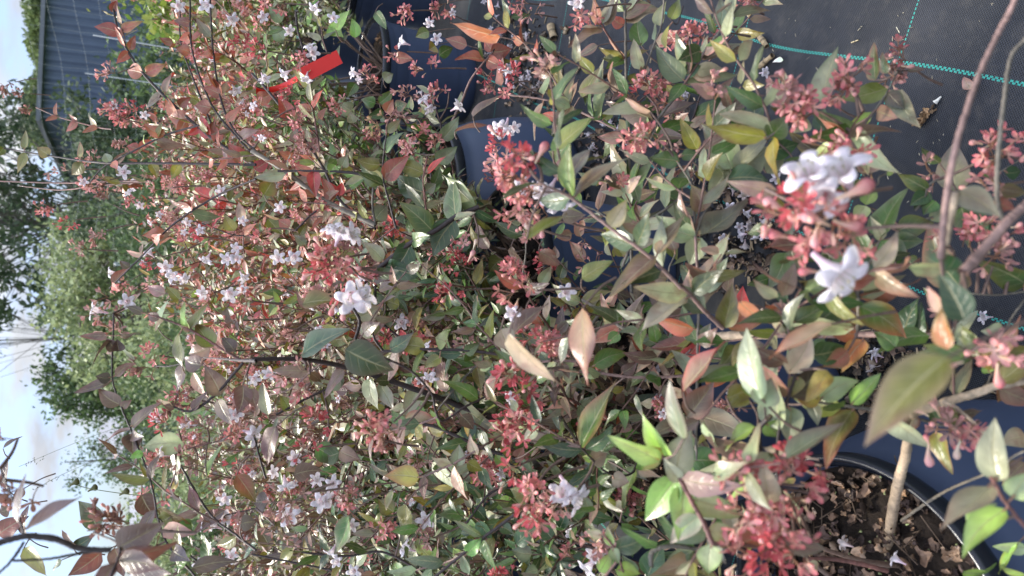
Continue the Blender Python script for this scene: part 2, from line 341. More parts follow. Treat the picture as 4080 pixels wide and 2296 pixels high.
def blossom_mesh(seed, old=False, fade=0.0):
    rs = np.random.default_rng(seed); mb = MB(); n = 30
    prof = [(0, .0010), (.004, .0012), (.008, .0022), (.012, .0040), (.0150, .0052)]
    th = np.arange(n)*2*PI/n; V = []; cc = []
    wht = np.array([.90, .85, .845])*(1-fade)+np.array([.55, .45, .36])*fade; pk = np.array([.78, .55, .62])*(1-fade)+np.array([.45, .36, .28])*fade
    asym = rs.uniform(-.3, .3)
    for z, r in prof:
        for a in th: V.append((r*math.cos(a)+ .0025*math.sin(z*200)*asym, r*math.sin(a), z)); cc.append(pk*(1-z/.015)+wht*(z/.015)*.97)
    lob = rs.uniform(.8, 1.15, 5); back = rs.uniform(-.002, .003, 5)
    for f in (.3, .6, .85, 1.0):
        for a in th:
            q = (a*5/(2*PI)) % 5; k = int(q); x = q-k
            sh = math.sin(PI*x)**.6 if 0 < x < 1 else 0
            # narrowing lobe outline
            r = .0052+f*.0064*sh*lob[k]
            z = .0150+.0028*math.sin(f*1.6)*sh-back[k]*f*f*sh-.003*f*f*sh
            aa = a+(k+.5-q)*2*PI/5*.28*f*f
            V.append((r*math.cos(aa), r*math.sin(aa), z)); cc.append(wht*(1-.10*(1-f))*(1-.10*max(0, 1-abs(x-.5)*9))+np.array([0, -.06, 0])*(1-f))
    m = len(prof)+4; i, j = np.meshgrid(np.arange(m-1), np.arange(n), indexing='ij'); j2 = (j+1) % n
    mb.add(V, np.stack([i*n+j, i*n+j2, (i+1)*n+j2, (i+1)*n+j], -1).reshape(-1, 4), np.array(cc))
    for k in range(4):   # stamens in the throat
        a = k*PI/2+.4; e = np.array([math.cos(a)*.0024, math.sin(a)*.0024, .0155+.001*(k % 2)])
        tube(mb, [e*[.3, .3, .5], e*[.8, .8, .85], e], .00025, 4, (.7, .68, .6)); club(mb, e, np.array([0, 0, 1.0]), .0016, .0006, (.55, .5, .3), (.5, .45, .3), 5)
    me = mb.mesh('blossom'); me.materials.append(M_petal); return me
BL = [blossom_mesh(i) for i in range(5)]; BLF = [blossom_mesh(20+i, fade=(.0, .15, .5, .85)[i]) for i in range(4)]
def bud_mesh(seed, c0, c1):
    mb = MB(); club(mb, np.zeros(3), np.array([0, 0, 1.0]), .017, .0034, c0, c1, 10); me = mb.mesh('bud'); me.materials.append(M_sepal); return me
BUD = [bud_mesh(0, (.78, .62, .4), (.8, .36, .38)), bud_mesh(1, (.75, .7, .5), (.75, .5, .4)), bud_mesh(2, (.80, .62, .42), (.66, .16, .20))]
def frame(pos, zdir, roll, s):
    q = Vector(zdir).to_track_quat('Z', 'Y').to_matrix().to_4x4()
    return Matrix.Translation(Vector(pos)) @ q @ Matrix.Rotation(roll, 4, 'Z') @ Matrix.Scale(s, 4)

# ------------------------------------------------------------------ pots
SOILZ = .262
def pot(x, y, label, r=.15, h=.28, flare=False):
    root = empty('plant_pot', (x, y, 0), label, 'pot', 'black plastic pots in the nursery rows')
    n = 72; s = r/.15
    prof = [(.108, .0), (.112, .004), (.1145, .03), (.128, .15), (.134, .205), (.1375, .212), (.140, .240), (.1405, .242), (.1435, .246), (.1435, h-.006)]
    if flare: prof = [(.150, .0), (.168, .004), (.1795, .03), (.184, .07), (.180, .12), (.166, .19), (.150, .235), (.1465, .242), (.1455, .25), (.1435, h-.006)]
    def lathe(mb, pr, dirt=0):
        th = np.arange(n)*2*PI/n; V = [(x+q*s*math.cos(a), y+q*s*math.sin(a), z) for q, z in pr for a in th]
        i, j = np.meshgrid(np.arange(len(pr)-1), np.arange(n), indexing='ij'); j2 = (j+1) % n
        mb.add(V, np.stack([i*n+j, i*n+j2, (i+1)*n+j2, (i+1)*n+j], -1).reshape(-1, 4))
    mb = MB(); lathe(mb, prof); lathe(mb, [(.137, h-.01), (.134, .2), (.120, .06)]); mb.obj('pot_wall', M_pot, root)
    mb = MB(); lathe(mb, [(.1440, h-.020), (.1475, h-.0195), (.1490, h-.017), (.1494, h-.010), (.1490, h-.002), (.1472, h+.0015), (.1450, h+.002), (.1430, h), (.1415, h-.004), (.1405, h-.009), (.1370, h-.012)])
    mb.obj('rim', M_rim, root)
    # soil
    rs = np.random.default_rng(int(1000*abs(x)+77)); mb = MB(); m = 26; V = [(x, y, SOILZ-.012)]; th = np.arange(48)*2*PI/48
    V = []
    for i in range(m):
        q = (i+.02)/(m-1)*.1375*s
        for a in th: V.append((x+q*math.cos(a), y+q*math.sin(a), SOILZ-.022+rs.normal(0, .0022)+.004*math.sin(q*90+a*3)))
    i, j = np.meshgrid(np.arange(m-1), np.arange(48), indexing='ij'); j2 = (j+1) % 48
    mb.add(V, np.stack([i*48+j, i*48+j2, (i+1)*48+j2, (i+1)*48+j], -1).reshape(-1, 4))
    mb.obj('soil', M_soil, root)
    return root
M_rim = simple('pot_rim_plastic', (0.012, 0.014, 0.02), .26, .6, 20, .2, .05)
POTS = [  # x, y, label of pot, label of shrub
 (-.295, .482, 'black plastic pot nearest the camera with dead flowers on its soil', 'pale green and mauve leaved flowering shrub in the nearest pot'),
 (-.163, .846, 'black pot with thick bare beige stem rising out of its soil, second in the row', 'flowering shrub with beige woody trunk in the second pot of the row'),
 (.03, 1.21, 'black pot with its rim half hidden, third in the row', 'dark green leaved flowering shrub in the third pot of the row'),
 (.20, 1.58, 'black pot with bluish smooth side showing, fourth in the row', 'tall red leaved flowering shrub in the fourth pot of the row'),
 (.60, 2.12, 'black pot with empty looking dark mouth behind the red plant tag', 'flowering shrub with the red tag hanging in front, in the fifth pot'),
 (.98, 2.45, 'black pot farthest along the mat edge under green leaves', 'green leaved flowering shrub beyond the red tag'),
 (.52, 2.75, None, 'flowering shrub just behind the red tag shrub, in front of the shed'),
 (-.72, .66, None, 'brown leaved flowering shrub whose branches stand against the bright sky'),
 (-.56, 1.10, None, 'dull brown flowering shrub left of the second pot, second of the back row'),
 (-.36, 1.52, None, 'dusky pink flowering shrub behind the third pot, third of the back row'),
 (-.12, 1.95, None, 'red and olive flowering shrub in front of the pale green tree'),
 (.16, 2.35, None, 'flowering shrub with tall thin upright shoots against the dark tree'),
 (-1.05, 1.45, None, 'muted olive flowering shrub below the low grey shed'),
 (-.75, 2.0, None, 'greyish flowering shrub in front of the strap leaved clump'),
 (-.42, 2.55, None, 'flowering shrub low in front of the pale green tree, farther back'),
 (.95, 3.1, None, 'flowering shrub at the foot of the blue grey shed'),
]
for (x, y, lp, ls) in POTS:
    if lp: pot(x, y, lp, flare=(x in (-.295, .20)))
    else: pot(x, y, 'black pot under the '+' '.join(ls.split()[:10]))
SH = []
class Shrub: pass
class Twigs:
    def __init__(s): s.parts = []; s.rest = MB()
    def new(s):
        if len(s.parts) < 90: s.parts.append(MB()); return s.parts[-1]
        return s.rest
for i, (x, y, lp, ls) in enumerate(POTS):
    s_ = Shrub(); s_.x, s_.y = x, y
    s_.root = empty('flowering_shrub', (x, y, SOILZ-.02), ls, 'shrub', 'pink and white flowering shrubs in pots')
    s_.leaves = []; s_.nstem = 0; s_.ncl = 0; s_.nbl = 0; s_.tw = Twigs(); SH.append(s_)

# ------------------------------------------------------------------ traced foreground: branches, leaves, flowers
TL = {1: (0, 0), 2: (0, 1146), 3: (1020, 0), 4: (1020, 1146), 5: (2040, 0), 6: (2040, 1146), 7: (3060, 0), 8: (3060, 1146)}
TD = {1: 1.15, 2: .80, 3: .98, 4: .78, 5: .72, 6: .60, 7: .50, 8: .42}
TS = {1: 3, 2: 8, 3: 2, 4: 8, 5: 1, 6: 1, 7: 0, 8: 0}        # which shrub the tile's growth belongs to, unless given
DATA = """
T 1
S 8 14 1.2 1.1 b 3 560 -20 600 170 720 370 940 590 1100 720 1286 830
S 5 11 1.15 1.05 b 3 -20 738 130 765 260 785 430 810 560 820 900 822 1286 828
S 5 8 1.3 1.2 r 11 -20 910 300 920 500 915 700 910
S 4 7 1.3 1.2 r 11 100 935 300 955 480 935 760 910
S 7 9 1.15 1.1 b 3 955 -20 965 250 1060 520 1200 700 1286 790
S 7 9 1.15 1.1 b 3 1055 -20 1070 250 1110 500 1180 660 1286 760
S 9 6 1.0 1.1 b 9 1286 900 1100 980 880 1120 700 1300 550 1450
S 8 5 1.05 1.1 b 3 1000 630 830 680 650 770 520 840 450 920
S 4 6 1.35 1.3 r 6 180 540 300 590 490 640 560 650
S 5 8 1.2 1.15 b 3 905 60 910 220 980 420 1060 620
S 5 6 1.2 1.2 b 9 1286 1180 1170 1180 1000 1120 900 1110
L 600 165 470 135 65 r
L 610 155 710 100 45 r/y
L 560 60 590 0 40 r
L 650 262 588 315 45 r
L 655 250 680 180 38 r
L 720 370 615 345 80 r/O
L 735 370 830 325 60 r/y
L 830 465 845 370 35 m
L 830 475 715 540 40 b/s
L 940 590 835 590 85 r/O
L 900 535 955 490 50 r
L 1060 545 975 530 70 r
L 1055 695 985 570 60 R/r
L 830 680 720 620 60 O/r
L 700 750 635 735 55 r/R
L 700 750 780 700 40 r
L 125 750 120 650 34 o
L 130 770 80 870 42 o
L 250 785 185 740 60 o
L 405 795 390 710 28 o/r
L 410 815 350 890 60 o
L 290 590 225 610 25 r
L 285 582 275 510 20 r
L 390 612 320 655 35 r
L 390 610 340 575 22 r
L 490 635 425 575 30 p/s
L 490 640 410 665 30 r
L 1065 995 970 940 80 R/r
L 975 1050 850 1015 40 r/p
L 880 1112 800 1085 50 r/O
L 830 1167 715 1185 60 r/O
L 720 1280 628 1268 28 p
L 650 1345 600 1310 40 b
L 550 818 520 760 50 s
L 560 825 640 780 30 p
L 760 822 790 900 50 o
L 900 822 860 905 50 y/g
L 20 740 -20 790 40 o
L 965 170 895 205 40 r
L 960 120 870 105 45 r/b
L 955 265 880 240 55 r/b
L 1070 180 985 150 40 o/r
L 1075 260 1000 275 35 r
L 1110 480 1020 440 60 r
L 1080 400 1010 400 60 r/O
L 1120 500 1060 380 45 r
L 1140 610 1200 520 40 r
L 1200 700 1286 650 50 p/r
L 1230 790 1140 720 60 R/r
L 1100 720 1060 620 60 r
L 930 600 880 680 50 r
L 1050 690 1080 600 45 O/r
L 1000 640 940 680 40 R
L 1060 990 1140 1010 50 r
L 1180 1160 1130 1080 60 y/o
L 1230 1120 1180 1010 50 p/r
L 1050 1010 1120 1060 30 s
L 1180 230 1150 160 50 o
L 1200 300 1286 280 50 r
L 870 215 800 190 40 r
L 790 600 720 560 30 r
L 890 600 830 480 50 r/O
C 555 370 65 L 0
C 590 550 75 P 0
C 465 810 45 L 1
C 455 925 50 L 1
C 520 920 40 L 0
C 250 1040 60 P 0
C 340 1115 50 X 0
C 1000 250 55 P 0
C 45 430 60 N 0 1.6 11
C 120 470 40 N 0 1.6 11
C 160 550 45 N 0 1.5 11
C 700 1000 70 P 1
C 820 950 50 L 0
C 690 560 60 X 0
C 1230 220 90 X 0
C 1270 420 60 P 0
C 1270 560 50 L 1
C 950 1180 60 P 1
C 1060 1180 90 X 1
C 860 1090 50 T 0
C 560 560 40 P 1
C 1040 880 50 P 0
C 780 1310 60 X 1
C 400 1250 40 T 0
C 500 1180 50 T 0
C 540 1000 50 N 0
C 310 860 50 T 0
F 895 30 -1 1.4
F 1040 25 -1 1.5
F 1160 95 40 1.5
F 1180 450 60 1.3
F 620 865 -1 1.4
F 755 1270 230 1.2
F 830 1345 -1 1.4
F 870 1385 -1 1.4
F 920 1400 40 1.3
F 1040 1300 120 1.5
F 1145 1300 -1 1.4
F 1190 1245 -1 1.2
F 1190 1300 -1 1.3
F 560 1370 180 1.2
F 1220 1390 60 1.3
F 700 1030 -1 .9
F 940 1120 -1 1.0
F 1220 1110 -1 1.0
F 725 580 -1 .9
F 1110 960 -1 1.1
T 2
S 8 6 .70 .78 b 7 790 1150 770 1030 740 920 660 720 610 600 565 450 570 200 570 130
S 9 8 .66 .70 b 7 980 1450 840 1286 790 1150
S 10 8 .45 .5 b 7 560 1450 600 1300 470 1230
S 28 22 .42 .44 b 7 -20 1285 130 1250 280 1265 400 1310 560 1320
S 9 6 .44 .5 b 7 125 1250 70 1080 0 910
S 12 9 .44 .42 b 7 120 1280 60 1370 -10 1440
S 9 12 .42 .45 b 7 50 1372 230 1365 380 1340 560 1310
S 4 15 .62 .55 b 7 1000 352 1110 358 1200 365 1286 368
S 12 9 .75 .75 b 8 1220 380 1080 540 960 620 870 600
S 7 12 .75 .75 r 8 740 135 830 160 960 215 1100 300 1220 370
S 6 5 .8 .8 r 8 1110 770 1000 795 880 830
S 8 10 .75 .7 b 8 910 900 1050 1130 1180 1240 1286 1320
S 6 6 .8 .78 b 8 780 395 850 395 920 380
S 6 8 .7 .7 b 7 800 1160 900 1290 1040 1420
S 5 5 .8 .8 b 8 1040 1160 1150 1140 1286 1110
L 560 470 375 535 50 b
L 555 455 480 445 55 b
L 605 590 490 500 78 b/m
L 580 445 670 370 42 m
L 660 700 780 555 45 b
L 610 605 655 570 40 m
L 655 715 510 750 20 m
L 655 735 665 835 95 b/m
L 750 965 555 940 52 o/b
L 758 965 775 840 38 b
L 130 1215 410 1050 62 m/b
L 490 1215 385 1065 98 d/s
L 590 1310 810 1190 160 b/m
L 600 1350 880 1320 100 r/b
L 510 1330 340 1450 100 r/b
L 575 1310 620 1450 90 m/b
L 370 1310 475 1240 60 D/b
L 120 1310 230 1450 70 y/m
L 640 1400 870 1430 120 b/m
L -10 1240 115 1165 95 r/b
L 120 1010 60 1080 45 b
L 30 1010 20 860 34 b
L 90 1180 65 950 28 b
L 15 810 100 740 16 b
L 50 1110 -10 1130 70 b
L 130 1250 110 1110 30 m
L 310 1370 250 1415 28 s
L 380 1300 310 1220 25 m
L 540 240 402 240 42 b/r
L 600 240 680 240 25 b
L 575 320 530 255 60 b
L 600 320 590 260 60 b
L 570 320 530 335 25 p
L 1075 295 980 170 100 o/m .7
L 1060 300 925 335 92 m .7
L 950 215 1022 62 45 o/r .75
L 900 230 880 430 45 o/b .75
L 920 385 880 570 40 b
L 960 215 890 190 30 r/G
L 950 210 900 80 30 w/o .75
L 925 790 718 800 120 k/g .8
L 1040 950 1112 778 28 w .8
L 890 830 870 995 40 s .8
L 1180 320 1110 240 70 b .7
L 1020 390 905 350 90 b .7
L 1110 540 1030 400 100 m/b .7
L 1220 490 1190 640 90 b .7
L 1240 510 1286 610 70 b .7
L 1090 560 1170 690 60 m .7
L 710 1040 790 1160 100 b .75
L 860 1150 790 1190 80 o .7
L 900 1180 960 1240 80 g .7
L 1190 940 1286 1080 90 r/o .75
L 1130 1120 960 1240 60 b .7
L 1210 1190 1286 1180 80 b .7
L 890 1400 960 1310 60 G .7
L 900 1340 860 1210 40 o
L 1050 1400 1010 1230 50 g
L 830 30 730 -10 60 m
L 900 60 830 -10 50 o
L 720 130 630 95 40 b
L 800 160 730 130 50 b
L 790 200 830 60 30 s
L 820 160 770 210 20 p
L 870 600 790 570 25 p
L 880 600 820 590 40 b
L 965 620 1050 520 40 b
L 970 430 1030 560 45 m
L 1140 100 1200 230 60 b
L 720 830 650 860 40 G .9
L 850 1010 900 960 40 y .9
L 1130 900 1200 830 50 g .9
C 545 140 62 T 0
C 575 215 55 T 0
C 600 60 50 T 0
C 850 690 62 X 0
C 850 865 42 T 1
C 1165 730 72 P 0
C 795 1040 62 P 0
C 740 400 42 N 0
C 770 330 60 P 0 .95 9
C 560 1190 36 N 0 .6
C 640 1180 36 N 0 .6
C 120 1010 28 N 0 .5
C 15 770 22 N 0 .5
C 860 590 40 N 0
C 940 545 40 P 0
C 1180 170 80 P 0 .8
C 1060 50 70 L 0 .9 9
C 1210 890 60 X 0
C 1100 1210 50 T 1
C 1240 60 80 P 1 .8
C 1000 690 55 T 0
C 1190 1170 45 T 0
C 960 860 40 T 0
F 485 118 190 1.4
F 640 70 -1 1.1
F 1150 30 -1 1.2
F 788 645 -1 1.0
F 815 840 190 1.1
F 940 680 80 1.1
F 1265 735 20 1.5
F 1180 640 -1 1.1
F 1010 1395 -1 1
F 1160 1350 -1 1
F 1130 1160 -1 1
F 1080 1200 200 1
F 1130 1060 -1 1
F 1010 30 0 1
F 1275 460 -1 .9
T 3
S 18 22 1.0 .95 g 2 -20 760 130 850 350 1010 600 1130
S 10 12 1.1 1.0 b 2 -20 370 70 470 180 610 330 830 410 990 520 1100 600 1150
S 6 8 1.05 1.0 r 2 270 400 290 560 320 760
S 9 9 .95 .95 g 2 590 930 585 1030 600 1130
S 6 9 .9 .92 b 2 655 680 640 800 640 900 670 1020 705 1150
S 6 9 .92 .92 r 2 860 790 840 900 845 960 855 1060
S 7 9 1.0 .95 b 2 925 600 930 720 880 850 890 960
S 20 22 .85 .85 b 2 1120 1040 1005 1090 900 1160 780 1220 640 1330 540 1420
S 7 9 1.0 1.0 b 2 200 1160 290 1070 400 1010
S 8 12 1.1 1.15 p 3 1190 260 1080 400 1030 520 930 720
S 10 12 .95 .95 b 2 110 860 300 860 490 870 630 910
S 6 6 .9 .9 r 2 700 560 660 620 655 680
S 9 8 1.2 1.2 b 4 200 60 210 150 240 260
S 5 6 1.1 1.1 b 3 1286 60 1240 180 1190 260
S 4 5 1.3 1.3 b 4 320 60 330 200 400 340
L 635 920 515 830 110 o/d
L 625 830 500 800 70 o/b
L 640 915 510 870 80 o/d
L 645 900 770 785 95 r
L 650 905 690 870 40 r/p
L 840 870 680 820 82 o/d
L 838 968 690 870 105 d/D
L 885 1160 718 1015 105 d/o
L 650 770 725 655 50 s/d
L 655 665 730 600 50 s
L 930 705 1020 585 72 s/g
L 900 810 1012 735 80 s/g
L 860 870 945 780 28 R
L 855 960 905 925 55 s
L 893 930 920 840 55 g
L 780 1215 720 1140 55 y/o
L 890 1170 770 1160 80 d/o
L 600 1100 665 1030 90 s/m
L 1000 1105 890 1290 130 D/d
L 1005 1110 965 880 95 d/s
L 1010 1100 930 1050 60 d/o
L 1105 1040 950 880 95 s/d
L 1115 1040 1185 1010 60 o
L 1115 1045 1080 1130 60 d
L 1120 1050 1200 1120 100 b/d
L 775 1230 668 1370 110 D/d
L 650 1325 830 1400 90 D/d
L 640 1310 535 1215 72 s/m
L 660 1350 530 1390 60 b
L 1060 1180 950 1260 110 D/g
L 990 1180 1060 1270 90 d/o
L 1170 1250 1105 1110 60 b
L 1000 660 1175 600 24 r/b
L 1225 185 975 115 72 r/m
L 1060 230 950 195 60 r
L 1090 590 1230 450 38 b/m
L 1230 430 1240 280 40 r/m
L 1190 260 1145 190 50 r
L 1180 260 1286 240 80 r
L 1160 300 1240 330 70 r
L 1150 300 1000 295 50 r
L 340 835 255 720 58 p/s
L 415 980 325 895 60 R
L 415 985 435 910 45 R
L 285 872 185 818 50 O/R
L 190 790 115 760 45 O/r
L -10 850 70 800 60 R
L 210 920 290 880 40 m
L 290 860 300 980 70 R/r
L 170 610 110 480 80 r .95 3
L 10 510 90 470 70 r
L 320 600 350 540 30 r
L 280 560 190 530 60 r
L 280 545 340 450 30 r
L 170 620 210 540 60 o/r
L 180 660 240 720 60 m/r
L 250 720 250 640 60 p/m
L 600 520 530 500 60 g/s
L 640 560 560 585 50 d
L 655 565 690 500 60 r/m
L 700 540 760 520 60 d/r
L 500 420 460 490 60 g
L 480 560 420 520 80 s/g
L 490 620 470 560 50 s
L 620 520 690 450 55 g/o
L 640 400 690 370 60 s/g
L 280 100 250 90 60 G
L 600 60 660 150 50 g
L 400 150 470 50 50 G
L 130 110 60 30 60 s/g
L 140 200 70 130 70 s/g
L 360 140 430 180 70 G
L 500 190 480 90 55 G
L 920 280 1000 240 60 g
L 870 160 800 190 60 g
L 900 230 870 250 70 o/r
L 700 290 790 300 60 r
L 470 940 560 860 50 g
L 400 830 370 880 60 w/o
L 430 840 460 780 60 s
L 60 1100 130 1180 60 o
L 250 1230 190 1180 50 s
L 400 1150 440 1060 40 s
L 170 1140 110 1100 60 r
L 180 1080 240 1110 40 O/r
L 220 1180 260 1120 40 o
L 40 980 90 900 90 o/r
L 350 1000 420 960 40 m
L 880 1330 860 1280 60 s
L 1060 960 1110 1040 60 o/G
L 800 1060 860 1100 60 G/o
L 720 1240 700 1200 40 w/o
L 890 1340 990 1330 60 s/g
L 1000 1390 1060 1300 50 d
L 1240 1300 1170 1370 90 o/d
L 1150 1400 1250 1390 60 d
C 850 670 85 P 0
C 620 620 50 Y 0
C 720 260 60 P 0
C 870 350 90 P 0
C 930 460 80 P 0
C 560 400 70 P 1
C 230 290 66 P 0
C 60 650 80 P 1
C 430 520 60 P 0
C 1235 820 110 L 0 .75 2
C 1250 730 90 X 0 .75 2
C 960 1300 80 P 0 .9
C 30 250 70 X 0
C 200 480 60 X 0
C 230 620 50 P 0
C 1200 420 80 P 0 1.1 3
C 980 60 70 P 1 1.4 4
C 930 30 70 P 0 1.4 4
C 1150 380 70 X 0 1.1
C 390 1320 160 P 0 .68
C 350 1250 120 L 0 .68
C 420 1240 120 T 0 .68
C 440 1360 120 P 0 .68
C 350 1340 110 X 0 .68
C 540 1140 60 P 0
C 40 560 60 P 1
C 750 460 50 T 0
C 100 20 50 P 0
C 760 60 60 P 0
C 180 850 50 P 0
C 350 1010 50 P 0
C 900 740 60 P 0
C 780 740 50 L 0
C 720 590 50 T 0
C 30 1180 60 P 0
C 1080 1230 60 L 0 .85
C 230 1060 50 P 0
F 850 505 240 1.3
F 1010 540 330 1.3
F 870 540 60 1.1
F 740 215 200 1.2
F 495 368 190 1.1
F 285 265 -1 1.2
F 275 240 250 1.2
F 150 370 150 1.2
F 255 390 100 1.1
F 870 110 90 1
F 905 195 -1 1
F 300 35 120 1.2
F 1265 375 280 1.5 .95
F 1250 640 110 1.4 .75
F 1230 650 -1 1.2 .75
F 160 150 30 1.1
F 110 1300 -1 1.3
F 190 1290 -1 1.4
F 40 390 60 1.1
F 690 1410 -1 1.1
F 420 1180 290 1.5 .66
F 470 1185 340 1.5 .66
F 390 1165 250 1.4 .66
F 390 90 -1 1
F 120 1040 -1 1
F 35 80 -1 1
B 310 1215 240 1.3 0 .66
B 460 1300 10 1.4 2 .66
B 500 1340 20 1.3 0 .66
B 290 1290 200 1.4 2 .66
B 260 1390 150 1.4 0 .66
B 1190 660 230 1.7 0 .72
B 1080 1290 300 1.8 0 .8
B 1100 1230 290 1.5 1 .8
T 4
S 16 26 .72 .85 b 8 -20 360 240 362 450 400 620 450 960 570 1300 700
S 10 12 .95 .95 b 9 620 170 720 250 860 350 960 470 1100 540
S 12 12 .75 .75 b 8 640 320 860 310 1100 320 1290 350
S 9 9 .62 .7 b 8 640 350 780 420 880 530 900 610 940 670 1050 600 1150 550
S 9 10 .78 .8 b 8 100 640 250 560 420 480
S 12 16 .75 .75 b 8 760 680 900 700 1100 790 1300 860
S 9 9 .7 .7 p 8 840 950 1000 880 1120 810
S 12 14 .66 .66 b 8 880 1470 1100 1290 1300 1140
S 9 10 .8 .8 b 8 230 1330 450 1350 640 1330 850 1440
S 7 8 .8 .8 b 8 -20 1340 180 1380 380 1420
S 8 10 .8 .8 b 8 -10 740 20 860 50 960
S 9 10 .9 .9 b 2 600 -20 600 100 590 240 640 320
S 12 14 .85 .85 b 2 480 90 520 170 500 260
S 12 20 .9 .95 g 1 970 340 1100 430 1290 560
S 8 9 .8 .8 g 1 910 620 990 520 1080 420 1140 370
S 9 10 .8 .8 b 8 1290 1000 1170 1040 1060 1180
S 12 20 .9 .9 b 8 1100 610 1290 720
L 450 312 690 412 172 d/b .6 8
L 232 335 432 190 92 D/s
L 225 340 410 205 50 m
L 370 255 490 258 72 o/g
L 510 150 630 90 92 s
L 235 82 430 40 80 o/r
L 670 312 790 222 72 D/b
L 600 240 570 150 62 o
L 815 500 750 672 85 s/m
L 745 665 925 670 92 p/R
L 570 455 590 635 72 s/k
L 620 480 690 620 70 s
L 1010 560 1205 725 92 s/b
L 960 525 890 330 62 m/b
L 1165 565 1230 370 52 m/r
L 1290 600 1145 588 82 g/s
L 930 350 840 410 60 o
L 1110 400 1130 520 62 o
L 820 955 640 945 100 y/O .62
L 975 890 880 852 44 p
L 1000 895 1060 1075 46 p/r
L 885 880 1010 1020 60 s/g
L 1070 972 1200 958 72 y/o
L 1290 1060 1182 1148 92 w/o
L 915 835 830 710 50 s/r
L 1010 900 1020 790 75 s/m
L 1050 1145 912 1140 62 g/s
L 990 1310 1110 1400 55 w
L 1080 1420 1060 1370 40 w
L 430 500 390 470 70 s
L 385 520 420 430 65 s
L 530 500 430 490 60 p/m
L 460 520 390 510 50 b
L 300 420 280 500 40 o
L 390 480 400 340 50 o/r
L 340 520 360 620 50 o
L 60 640 35 470 60 s/m
L 170 620 120 540 60 o
L 230 600 310 640 50 O/r
L 650 80 580 60 70 d
L 800 120 770 180 40 m
L 720 90 640 60 60 o
L 830 100 790 210 40 o
L 850 300 700 290 90 o/y
L 960 270 900 250 100 k/w
L 1090 200 1010 200 80 g/D
L 1130 280 1200 240 60 D
L 1050 330 1120 280 60 g
L 1040 230 1110 170 60 s/m
L 1240 90 1290 150 60 s
L 1230 210 1300 320 110 p/s .6
L 1020 500 1000 440 50 r
L 1030 640 1100 720 70 b
L 1170 740 1250 800 90 p/r
L 1110 840 1070 740 50 p/r
L 1200 840 1286 900 60 w/s
L 1060 880 1140 920 60 o
L 900 1020 880 900 80 s
L 850 1000 780 1060 50 m
L 690 1130 610 1060 90 o/b
L 750 1090 740 1290 70 o/d
L 640 1160 590 1170 60 o
L 470 1150 400 1340 80 g/m
L 100 700 30 900 80 b
L 300 800 440 870 100 g/b
L 420 820 520 860 80 p/b
L 420 830 300 850 90 d
L 190 940 330 920 90 b/m
L 200 1240 130 1320 90 b/s
L 300 1290 200 1260 70 b
L 60 1290 0 1200 70 b
L 60 1080 -10 1080 100 b
L 820 1290 920 1420 60 o/w
L 960 1200 900 1180 70 D
L 1120 1170 1180 1290 60 D/g
L 1180 1290 1110 1240 80 g
L 1060 1340 1130 1260 70 G
L 1200 1340 1290 1300 80 D
L 1180 1400 1290 1440 60 s/g
L 1140 1430 1080 1450 60 G
L 1230 1200 1290 1240 60 d
L 1030 1200 960 1260 50 g
L 1090 1100 1160 1180 60 D
L 960 1080 1040 1130 70 o
L 540 380 500 330 60 o
L 770 620 830 600 60 o
L 1080 300 1160 330 60 o
C 190 430 100 L 0 .72
C 240 480 80 P 0 .72
C 330 675 85 X 0
C 640 680 120 P 0 .62
C 600 740 110 P 0 .62
C 690 720 110 T 0 .62
C 180 250 85 T 0 .85 9
C 110 230 70 T 0 .85 9
C 500 1000 95 T 0
C 480 1060 80 P 0
C 190 1040 100 T 0 .72
C 150 1110 80 T 0 .72
C 120 1230 70 T 0
C 1010 690 60 N 0
C 1090 260 60 T 0
C 840 180 60 T 0 .95
C 650 250 50 X 0 .95
C 680 1190 50 P 0
C 850 1260 60 T 0
C 250 810 50 X 0
C 380 20 100 X 0 .66
C 990 20 90 X 0 .85
C 1240 740 60 X 0 .7
C 830 860 40 T 0
C 60 180 80 T 0 .85
F 480 45 -1 1.9 .62
F 525 50 330 1.7 .62
F 330 1075 -1 1.4
F 345 1060 10 1.3
F 165 1145 -1 1.5
F 150 990 80 1.3
F 385 985 -1 1.1
F 190 860 -1 1.0
F 850 1170 -1 1.2
F 760 1310 200 1.2
F 300 975 300 1.1
F 730 175 -1 1.3 .95
F 480 1195 -1 .9
F 380 1325 120 1.0
F 490 1425 -1 1.0
F 1140 190 -1 1.1 .95
F 80 930 -1 .9
F 410 1380 -1 .9
F 60 440 -1 1
B 390 105 110 1.6 2 .62
B 440 130 90 1.5 0 .62
B 520 680 30 1.3 0 .62
B 980 40 60 1.3 0 .8
B 560 730 200 1.4 2 .62
T 5
S 9 10 .80 .76 p 1 -10 478 160 500 300 545 420 600 555 668
S 12 16 .82 .80 g 1 565 -20 570 150 572 300 575 480 585 760 595 950 600 1200 600 1470
S 11 14 .66 .7 g 1 1140 30 1050 150 960 270 850 450 740 590 700 660
S 8 13 .60 .6 g 0 1300 690 1200 760 1110 860 1030 980 960 1080 920 1190
S 14 15 .60 .6 p 0 920 1190 930 1320 935 1470
S 8 12 .62 .6 g 0 820 800 870 870 905 940 915 1060 920 1190
S 13 18 .50 .52 p 1 100 870 160 930 290 990 500 1150 690 1290 850 1450
S 8 10 .85 .85 b 1 1000 235 970 400 940 500 915 580 880 660
S 8 10 .8 .78 g 1 300 1010 440 1070 590 1180
S 10 16 .7 .72 g 1 860 980 760 1060 660 1130 590 1250 555 1340
S 8 9 .78 .8 r 1 430 80 470 160 520 230 565 295
S 9 9 .75 .78 g 1 765 -10 750 130 715 220 665 350
S 6 7 .85 .85 g 1 340 490 440 480 555 480
S 6 7 .8 .8 g 1 240 720 400 685 540 655
S 6 6 .68 .68 b 1 860 30 830 120 790 90
S 7 7 .7 .7 g 1 740 590 720 650 640 820 615 930
